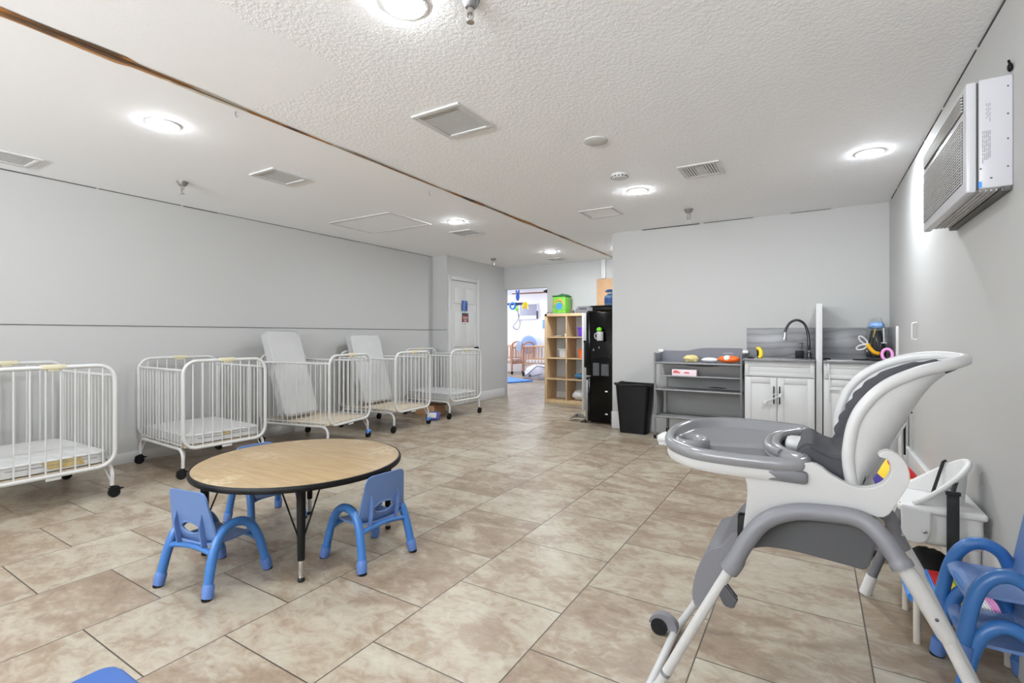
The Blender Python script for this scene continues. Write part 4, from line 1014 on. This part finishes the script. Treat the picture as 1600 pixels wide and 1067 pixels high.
t = thing('wipes_pack', 'white soft pack of wipes on the changing table between the yellow cloth and orange pack', 'wipes pack', (-.945, 5.60, .864))
obj('wrapper', B().sph((0, 0, .018), .085, .055, .026, 18, 10, .03), PAPER, t); obj('lid', B().box(-.03, .03, -.02, .02, .036, .044, .004), TRIM, t)
t = thing('wipes_pack', 'orange and white soft pack of wipes on the right of the changing table', 'wipes pack', (-.755, 5.60, .862))
obj('wrapper', B().sph((0, 0, .032), .110, .06, .038, 20, 10, .05), ORANGE, t); obj('label_patch', B().sph((-.015, -.012, .040), .045, .052, .034, 16, 10, .02), PAPER, t)
# bin
t = thing('waste_bin', 'black tapered waste bin between the wall corner and the changing table', 'bin', (-1.80, 5.72, 0))
def binf(r0, r1, z0, z1, th):
    g = B(); a = rrect(r0[0], r0[1], .04, 5); c = rrect(r1[0], r1[1], .045, 5)
    t_ = bmesh.new(); rows = [[t_.verts.new((x, y, z0)) for x, y in a], [t_.verts.new((x, y, z1)) for x, y in c], [t_.verts.new((x * .93, y * .93, z1)) for x, y in c], [t_.verts.new((x * .93, y * .93, z0 + .02)) for x, y in a]]
    n = len(a)
    for p, q in zip(rows, rows[1:]):
        for k in range(n): t_.faces.new((p[k], p[(k + 1) % n], q[(k + 1) % n], q[k]))
    t_.faces.new(rows[0][::-1]); t_.faces.new(rows[-1]); bmesh.ops.recalc_face_normals(t_, faces=t_.faces)
    return g._merge(t_)
obj('body', binf((.315, .19), (.41, .24), 0, .575, .01), BLACK, t)
obj('bag_rim', B().tube([(x, y, .568 + .006 * math.sin(k * .9)) for k, (x, y) in enumerate(rrect(.425, .25, .05, 6))], .013, 10, closed=True).sph((-.12, -.09, .585), .04, .03, .022, 14, 8, .1), BLACK_F, t, label='black bin liner folded over the rim')

# ================================================================== refrigerator
t = thing('refrigerator', 'black two-door refrigerator seen side-on behind the wall corner', 'refrigerator', (-2.22, 6.27, 0))
obj('cabinet', B().box(-2.475, -1.90, 6.0, 6.55, .02, 1.445, .008), GLOSS_BLK, t, world=True)
d = obj('door', B().box(-2.535, -2.480, 6.0, 6.55, .62, 1.445, .008), GLOSS_BLK, t, world=True)
obj('handle', B().box(-2.575, -2.535, 6.02, 6.05, .72, 1.05, .008).box(-2.58, -2.53, 6.015, 6.055, 1.045, 1.075, .006), BLACK, d, world=True)
d = obj('door', B().box(-2.535, -2.480, 6.0, 6.55, .03, .60, .008), GLOSS_BLK, t, world=True)
obj('door_edge', B().box(-2.538, -2.512, 5.997, 6.003, .03, .565, .001), STEEL, d, world=True, label='grey edge strip of the lower door')
obj('hinge_cover', B().box(-2.52, -2.40, 6.01, 6.05, 1.445, 1.462, .004), BLACK, t, world=True)
t = thing('mug', 'white mug hung on the black side of the refrigerator', 'mug', (-2.325, 5.955, 1.075))
obj('body', B().lathe([(0, 0), (.040, 0), (.043, .004), (.043, .115), (.039, .115), (.037, .01), (0, .008)], seg=28), WHITE_P, t)
obj('handle', B().tube(catmull([(-.040, 0, .095), (-.066, 0, .088), (-.072, 0, .058), (-.062, 0, .03), (-.040, 0, .024)], 5), .006, 10), WHITE_P, t)
tag(obj('magnet_hook', B().box(-2.34, -2.31, 5.985, 6.0, 1.10, 1.16, .004), BLACK), 'black magnetic hook behind the white mug', 'hook')
tag(obj('squeaky_ball', B().sph((-2.335, 5.955, 1.218), .036, .034, .030, 18, 12, .03), LIME), 'lime green ball sitting in the white mug on the refrigerator', 'ball')
for i, (x, z, w, h, lab) in enumerate(((-2.395, .705, .085, .165, 'left of two dark grey sheets stuck on the side of the refrigerator'), (-2.275, .70, .10, .15, 'right of two dark grey sheets stuck on the side of the refrigerator'))):
    q = thing('note_sheet', lab, 'note', (x, 5.998, z), group='notes on the refrigerator side')
    obj('sheet', B().box(-w / 2, w / 2, 0, .002, -h / 2, h / 2), mat('smoked_grey', (62, 62, 66), .3), q)
    g = B()
    for k in range(6): g.box(-w * .4, -w * .4 + w * random.uniform(.3, .75), -.0008, .0005, -h * .38 + k * h * .14, -h * .38 + k * h * .14 + .006)
    obj('print', g, mat('smoked_print', (84, 84, 88), .5), q)
for x, z, m_, lab in ((-2.255, .425, PAPER, 'white magnet with green edge low on the refrigerator side, upper one'), (-2.255, .135, PAPER, 'white magnet near the bottom of the refrigerator side'), (-2.43, .955, PRINT_G, 'tiny grey magnet on the refrigerator side left of centre'), (-2.355, .985, PRINT_G, 'tiny grey magnet on the refrigerator side under the mug')):
    tag(obj('fridge_magnet', B().sph((x, 5.998, z), .020 if m_ is PAPER else .010, .005, .010 if m_ is PAPER else .016, 14, 8), m_), lab, 'magnet', 'magnets on the refrigerator')
t = thing('serving_tray', 'black lidded roasting tray lying on top of the refrigerator', 'tray', (-2.27, 6.25, 1.462))
obj('tray', B().box(-.20, .22, -.20, .20, 0, .055, .012), BLACK, t); obj('lid', B().box(-.215, .235, -.215, .215, .055, .068, .005), BLACK, t)
t = thing('water_jug', 'clear blue water jug with blue lid on top of the refrigerator, half behind the wall', 'jug', (-2.27, 6.22, 1.5335))
obj('body', B().lathe([(0, .0), (.082, .0), (.09, .01), (.09, .12), (.082, .135), (.05, .15), (.048, .165), (0, .165)], seg=28), WATER, t); obj('lid', B().lathe([(0, .185), (.075, .18), (.082, .195), (.07, .21), (0, .214)], seg=28), mat('lid_blue', (40, 96, 150), .4), t); obj('neck', B().cyl((0, 0, .16), (0, 0, .19), .03), CLEAR, t); obj('label_wrap', B().lathe([(.0905, .03), (.0915, .03), (.0915, .10), (.0905, .10)], seg=28), PRINT_B, t)
tag(obj('brown_board', B().box(-3.107, -2.62, YF - .014, YF - .002, .17, 2.085, .002), KRAFT), 'tall brown board leaning on the far wall behind the refrigerator', 'board')
tag(obj('white_panel', B().box(-3.035, -3.005, 7.02, 7.42, 0, 1.485, .003), TRIM), 'narrow white upright panel between the cube shelf and refrigerator', 'panel')
t = thing('flyer', 'curled white printed flyer on the floor at the foot of the refrigerator', 'paper', (-2.66, 6.10, 0))
obj('sheet', B().grid(lambda u, v: (-.13 + .25 * u, -.09 + .18 * v, .012 + .10 * math.sin(u * 2.6) * (1 - v) + .01), 10, 8, thick=.001), PAPER, t)
obj('print', B().grid(lambda u, v: (-.05 + .09 * u, -.06 + .05 * v, .0145 + .10 * math.sin((.25 + .45 * u) * 2.6) * (1 - (.17 + .28 * v)) + .01), 8, 5, thick=.001), PRINT_G, t)
tag(obj('floor_wedge', B().prism([(-2.60, .0), (-2.52, .0), (-2.53, .05)], 'y', 5.99, 6.06, .003).xf(Matrix.Translation((-.02, .0, 0))), mat('dark_brown', (66, 50, 42), .8)), 'small dark brown wedge on the floor against the refrigerator door', 'wedge')

# ================================================================== cube shelf
X0, X1, Y0, Y1, HZ = -3.90, -3.09, 7.44, 7.815, 1.505
t = thing('cube_shelf', 'birch cube shelf of eight openings beside the doorway', 'shelf unit', ((X0 + X1) / 2, 7.63, 0))
obj('side_panel', B().box(X0, X0 + .042, Y0, Y1, 0, HZ, .002), BIRCH, t, world=True); obj('side_panel', B().box(X1 - .042, X1, Y0, Y1, 0, HZ, .002), BIRCH, t, world=True)
obj('top_panel', B().box(X0, X1, Y0, Y1, HZ - .045, HZ, .002), BIRCH, t, world=True); obj('bottom_panel', B().box(X0 + .04, X1 - .04, Y0, Y1, .0, .055, .002), BIRCH, t, world=True)
xm = (X0 + X1) / 2; obj('divider', B().box(xm - .009, xm + .009, Y0 + .002, Y1, .05, HZ - .04), BIRCH, t, world=True)
zs = [.405, .755, 1.108]
for z in zs: obj('shelf_board', B().box(X0 + .04, X1 - .04, Y0 + .001, Y1, z - .009, z + .009), BIRCH, t, world=True)
def bin_box(lab, x, y, z, w, d_, h, m_, cat='bin'):
    q = thing('storage_bin', lab, cat, (x, y, z), group='bins in the cube shelf')
    g = binf((w * .86, d_ * .86), (w, d_), 0, h, .005); obj('tub', g, m_, q)
    obj('rim', B().tube([(a, b, h) for a, b in rrect(w + .006, d_ + .006, .03, 4)], .006, 8, closed=True), m_, q)
bin_box('purple storage bin in the top right opening of the cube shelf', -3.25, 7.58, 1.119, .15, .18, .15, PURPLE)
bin_box('white storage bin in the second left opening of the cube shelf', -3.605, 7.60, .766, .15, .18, .14, TRIM)
bin_box('orange storage bin in the second right opening of the cube shelf', -3.24, 7.58, .766, .16, .18, .14, ORANGE)
tag(obj('blue_cloth', B().sph((-3.28, 7.60, .465), .125, .10, .042, 18, 10, .10), TEAL), 'folded blue cloth in the third right opening of the cube shelf', 'cloth')
tag(obj('plastic_bag', B().sph((-3.33, 7.60, .150), .115, .11, .085, 20, 14, .09), BAG), 'white plastic bag in the bottom right opening of the cube shelf', 'bag')
tag(obj('paper_dish', B().lathe([(0, 0), (.05, 0), (.075, .018), (.07, .02), (.045, .006), (0, .006)], (-3.70, 7.56, 1.119), 24), PAPER), 'white shallow dish in the top left opening of the cube shelf', 'dish')
tag(obj('plastic_cup', B().lathe([(0, 0), (.022, 0), (.028, .05), (.025, .05), (.02, .004), (0, .004)], (-3.555, 7.56, 1.119), 20), PAPER), 'small white cup in the top left opening of the cube shelf, beside the divider', 'cup')
t = thing('toy_box', 'green printed box with dark green lid on top of the cube shelf', 'box', (-3.66, 7.62, HZ + .012))
obj('carton', B().box(-.115, .115, -.115, .115, 0, .275, .004), GREEN, t)
obj('lid', B().prism([(-.125, .275), (.125, .275), (.125, .288), (.06, .325), (-.02, .30), (-.125, .30)], 'y', -.125, .125, .004), DGREEN, t)
g = B()
P = [(.085 * math.cos(a), -.117, .135 + .085 * math.sin(a)) for a in [PI * k / 16 for k in range(17)]]
obj('printed_arch', g.tube(P, .013, 8), CARD_O, t); obj('printed_disc', B().lathe([(0, 0), (.058, 0), (.058, .003), (0, .003)], seg=28).xf(Matrix.Translation((0, -.115, .115)) @ Matrix.Rotation(PI / 2, 4, 'X')), SKY, t)
t = thing('tray_mat', 'white paper with loose pens on top of the cube shelf', 'paper', (-3.68, 7.60, HZ)); obj('sheet', B().box(-.16, .16, -.14, .14, 0, .004), PAPER, t)
obj('pen', B().cyl((-.20, -.13, .008), (-.13, -.155, .030), .005, seg=8).cyl((-.12, -.15, .008), (-.06, -.165, .03), .005, seg=8), PRINT_D, t)
t = thing('printer', 'grey desktop printer on the right end of the cube shelf', 'printer', (-3.215, 7.62, HZ))
obj('body', B().prism([(-.15, 0), (.16, 0), (.14, .06), (.10, .105), (-.10, .105), (-.14, .06)], 'y', -.13, .13, .008), mat('printer_grey', (112, 112, 116), .5), t); obj('lid', B().box(-.105, .105, -.12, .12, .103, .116, .004), PRINT_G, t); obj('paper_slot', B().box(-.07, .06, -.133, -.125, .06, .085, .002), PRINT_D, t)
tag(obj('tape_roll', B().cyl((-3.435, 7.55, HZ), (-3.435, 7.55, HZ + .055), .036), mat('brown_grey', (96, 88, 84), .7)), 'short dark cylinder beside the grey printer on the cube shelf', 'canister')

# ================================================================== the bright room beyond the doorway
struct('wall_nursery_far', B().box(-10, -3.9, 13.25, 13.37, 0, 2.5), mat('nursery_paint', (238, 238, 242), .7))
struct('wall_nursery_left', B().box(-9.7, -9.58, YF + .1, 13.3, 0, 2.5), mat('nursery_paint', (238, 238, 242)))
struct('wall_nursery_right', B().box(-4.0, -3.9, YF + .1, 13.3, 0, 2.5), mat('nursery_paint', (238, 238, 242)))
struct('wall_nursery_near', B().box(-9.6, -4.97, YF + .005, YF + .12, 0, 2.5), mat('nursery_paint', (238, 238, 242)))
struct('ceiling_nursery', B().box(-9.7, -3.9, YF + .0, 13.3, 2.43, 2.53), CEIL_S)
struct('trim_10', B().box(-7.95, -6.75, 13.0, 13.1, 2.40, 2.43, .004), mat('stained_wood', (150, 96, 74), .6))
for x, y, lab in ((-6.2, 9.6, 'recessed light in the bright room, nearest its doorway'), (-8.3, 9.6, 'recessed light in the bright room, left of its doorway'), (-6.2, 12.2, 'recessed light in the bright room above the wooden cribs'), (-8.3, 12.2, 'recessed light in the bright room, far left corner')):
    downlight(x, y, lab).location.z = 2.43
def wood_crib(lab, X, Y, L, D, sgn):
    """end panel at X, running from Y to Y + D; body extends sgn * L"""
    t = thing('wooden_crib', lab, 'crib', (X + sgn * L / 2, Y + D / 2, 0), group='wooden cribs in the bright room')
    for xe in (X, X + sgn * L):
        g = B(); P = catmull([(xe, Y, .12), (xe, Y, .78), (xe, Y + .10, .91), (xe, Y + D / 2, .945), (xe, Y + D - .10, .91), (xe, Y + D, .78), (xe, Y + D, .12)], 5)
        g.tube(P, .026, 10).tube([(xe, Y, .32), (xe, Y + D, .32)], .026, 8).tube([(xe, Y, .78), (xe, Y + D, .78)], .02, 8)
        for k in range(6):
            y = Y + (k + 1) * D / 7; g.tube([(xe, y, .32), (xe, y, .80)], .011, 8)
        obj('end_panel', g, ORANGEW, t, world=True)
        for y in (Y, Y + D): obj('caster', B().cyl((xe - .014, y, .045), (xe + .014, y, .045), .045).cyl((xe, y, .05), (xe, y, .14), .012), RUBBER, t, world=True)
    for y in (Y, Y + D):
        g = B().tube([(X, y, .83), (X + sgn * L, y, .83)], .02, 8).tube([(X, y, .33), (X + sgn * L, y, .33)], .02, 8).tube([(X, y, .47), (X + sgn * L, y, .47)], .014, 8)
        for k in range(10):
            x = X + sgn * (k + .7) * L / 10.5; g.tube([(x, y, .33), (x, y, .83)], .011, 8)
        obj('side_rail', g, mat('pale_pine', (196, 160, 132), .5), t, world=True)
    obj('mattress', B().box(min(X, X + sgn * L) + .03, max(X, X + sgn * L) - .03, Y + .03, Y + D - .03, .36, .44, .02), PAPER, t, world=True)
wood_crib('orange wooden crib with a cloth over its end, on the left in the bright room', -7.46, 12.2, .95, .62, -1)
wood_crib('orange wooden crib with slatted sides, on the right in the bright room', -6.90, 11.90, 1.05, .60, 1)
tag(obj('bib', B().grid(lambda u, v: (-7.425 + .01 * math.sin(v * 5), 12.38 + .30 * u, .95 - .22 * v - .06 * math.sin(PI * u) * v), 10, 8, thick=.006), mat('pale_blue_cloth', (196, 214, 244), .8)), 'pale blue cloth draped over the end of the left wooden crib', 'cloth')
t = thing('blue_disc', 'round pale blue fan on an added stand behind the wooden cribs', 'disc', (-7.36, 13.0, 0))  # flat round blue disc, its stand added to hold it up
obj('disc_face', B().lathe([(0, -.05), (.24, -.04), (.28, 0), (.24, .04), (0, .05)], seg=32).xf(Matrix.Translation((0, 0, .85)) @ Matrix.Rotation(PI / 2, 4, 'X')), mat('periwinkle', (136, 164, 220), .7), t)
obj('stand', B().cyl((0, .03, 0), (0, .03, .75), .02).lathe([(0, 0), (.16, 0), (.15, .03), (0, .04)]), PAPER, t)
t = thing('television', 'wall television with a pale screen on the far wall of the bright room', 'television', (-7.47, 13.22, 1.88))
obj('bezel', B().box(-.32, .32, -.04, .03, -.25, .22, .01), mat('tv_white', (226, 226, 230), .4), t); obj('screen', B().box(-.30, .30, -.044, -.038, -.14, .20), mat('tv_screen', (150, 150, 168), .2), t); obj('stand_edge', B().box(.285, .32, -.05, .0, -.24, .0, .005), PRINT_D, t)
t = thing('hanging_mobile', 'hanging baby mobile of blue and yellow shapes in the bright room', 'mobile', (-7.15, 12.0, 2.43))
obj('cord', B().cyl((0, 0, 0), (0, 0, -.40), .006), PAPER, t); obj('crossbar', B().box(-.33, .20, -.02, .02, -.44, -.37, .01), mat('navy_plastic', (38, 46, 104), .5), t)
obj('ring', B().tube([(-.15 + .085 * math.cos(a), -.03, -.46 + .085 * math.sin(a)) for a in [2 * PI * k / 24 for k in range(24)]], .030, 10, closed=True), SKY, t)
obj('bunny', B().sph((.0, 0, -.20), .06, .04, .12).tube([(-.02, 0, -.12), (-.05, 0, -.02)], .022, 8).tube([(.02, 0, -.12), (.05, 0, -.02)], .022, 8), mat('deep_blue', (54, 96, 190), .6), t)
obj('star', B().sph((.24, 0, -.44), .10, .04, .08, 14, 10, .12).tube([(.16, 0, -.44), (.20, 0, -.56)], .025, 8).tube([(.30, 0, -.46), (.33, 0, -.56)], .025, 8), YELLOW, t)
t = thing('wall_phone', 'green toy hanging with a looped white cord on the far wall', 'toy', (-7.92, 13.2, 2.0))
obj('body', B().sph((0, 0, .10), .055, .03, .07).sph((.0, 0, -.05), .05, .03, .06), LIME, t); obj('cord', B().tube(catmull([(.05, 0, -.1), (.08, 0, -.35), (-.08, 0, -.55), (-.10, 0, -.62), (.05, 0, -.68), (.14, 0, -.52), (.10, 0, -.2)], 5), .012, 8), PRINT_G, t)
t = thing('wall_picture', 'small blue picture on the far wall of the bright room', 'picture', (-6.86, 13.24, 1.47)); obj('panel', B().box(-.14, .14, -.02, .008, -.13, .13, .004), mat('picture_blue', (110, 160, 220), .5), t); obj('figure', B().sph((.04, -.02, -.07), .05, .008, .04), PRINT_B, t)
tag(obj('emergency_light', B().prism([(-.10, .0), (.10, .06), (.10, -.10)], 'y', -.05, .05, .006).xf(Matrix.Translation((-5.80, 11.2, 2.27))).box(-5.72, -5.70, 11.19, 11.21, 2.30, 2.43), BLACK), 'dark angular fixture hanging high in the bright doorway', 'fixture')
tag(obj('play_mat', B().prism([(-6.17, 9.9), (-5.88, 10.62), (-6.9, 11.15), (-8.6, 11.2), (-8.6, 10.5)], 'z', 0, .03, .006), SKY), 'flat blue play mat on the floor just inside the bright room', 'mat')
t = thing('folded_playpen', 'collapsed white and grey playpen fabric on the floor of the bright room', 'playpen', (-6.12, 11.30, 0))
obj('fabric', B().sph((0, 0, .14), .34, .26, .24, 24, 14, .10), mat('pale_grey_cloth', (214, 212, 222), .8), t); obj('binding', B().tube(catmull([(-.34, -.15, .05), (-.1, -.27, .18), (.1, -.22, .34), (.3, -.1, .30)], 5), .012, 8).tube(catmull([(-.3, -.2, .02), (-.05, -.29, .08), (.25, -.24, .16)], 5), .010, 8), PRINT_G, t); obj('hub', B().sph((-.08, -.28, .10), .04, .02, .04), PRINT_D, t)
# added cool area light that brightens the far room, no window modelled
ld = bpy.data.lights.new('nursery_fill', 'AREA'); ld.shape = 'RECTANGLE'; ld.size = 4.0; ld.size_y = 1.4; ld.energy = 110; ld.color = (.90, .94, 1.0)
lo = bpy.data.objects.new('nursery_fill', ld); COL.objects.link(lo); lo.location = (-9.5, 10.6, 1.5); lo.rotation_euler = (0, R_(-90), 0)

# added area light behind the camera, aimed up to brighten the ceiling
ld = bpy.data.lights.new('ceiling_fill_light', 'AREA'); ld.shape = 'RECTANGLE'; ld.size = 4.0; ld.size_y = .4; ld.energy = UPL; ld.color = LCOL
lo = bpy.data.objects.new('ceiling_fill_light', ld); COL.objects.link(lo); lo.location = (-1.9, -3.6, 1.65); lo.rotation_euler = (R_(90 + 78), 0, 0)
# ------------------------------------------------------------------ world, camera, view
w = bpy.data.worlds.new('World'); sc.world = w; w.use_nodes = True
w.node_tree.nodes['Background'].inputs[0].default_value = (.8, .85, .9, 1); w.node_tree.nodes['Background'].inputs[1].default_value = .2
cam = bpy.data.cameras.new('Camera'); co = bpy.data.objects.new('Camera', cam); COL.objects.link(co); sc.camera = co
cam.sensor_width = 36; cam.lens = 770.25 / 1600 * 36; cam.shift_y = -(533.5 - 523.05) / 1600; cam.clip_start = .02
co.location = (0, 0, 1.15); co.rotation_euler = (PI / 2, 0, R_(31.442))
sc.view_settings.view_transform = 'Standard'; sc.view_settings.look = 'None'; sc.view_settings.gamma = 1.0; sc.view_settings.use_curve_mapping = False
sc.view_settings.exposure = EXPOSURE
sc.cycles.max_bounces = 12; sc.cycles.diffuse_bounces = 8; sc.cycles.use_denoising = True; sc.cycles.caustics_reflective = False; sc.cycles.caustics_refractive = False
sc.cycles.sample_clamp_indirect = 4.0
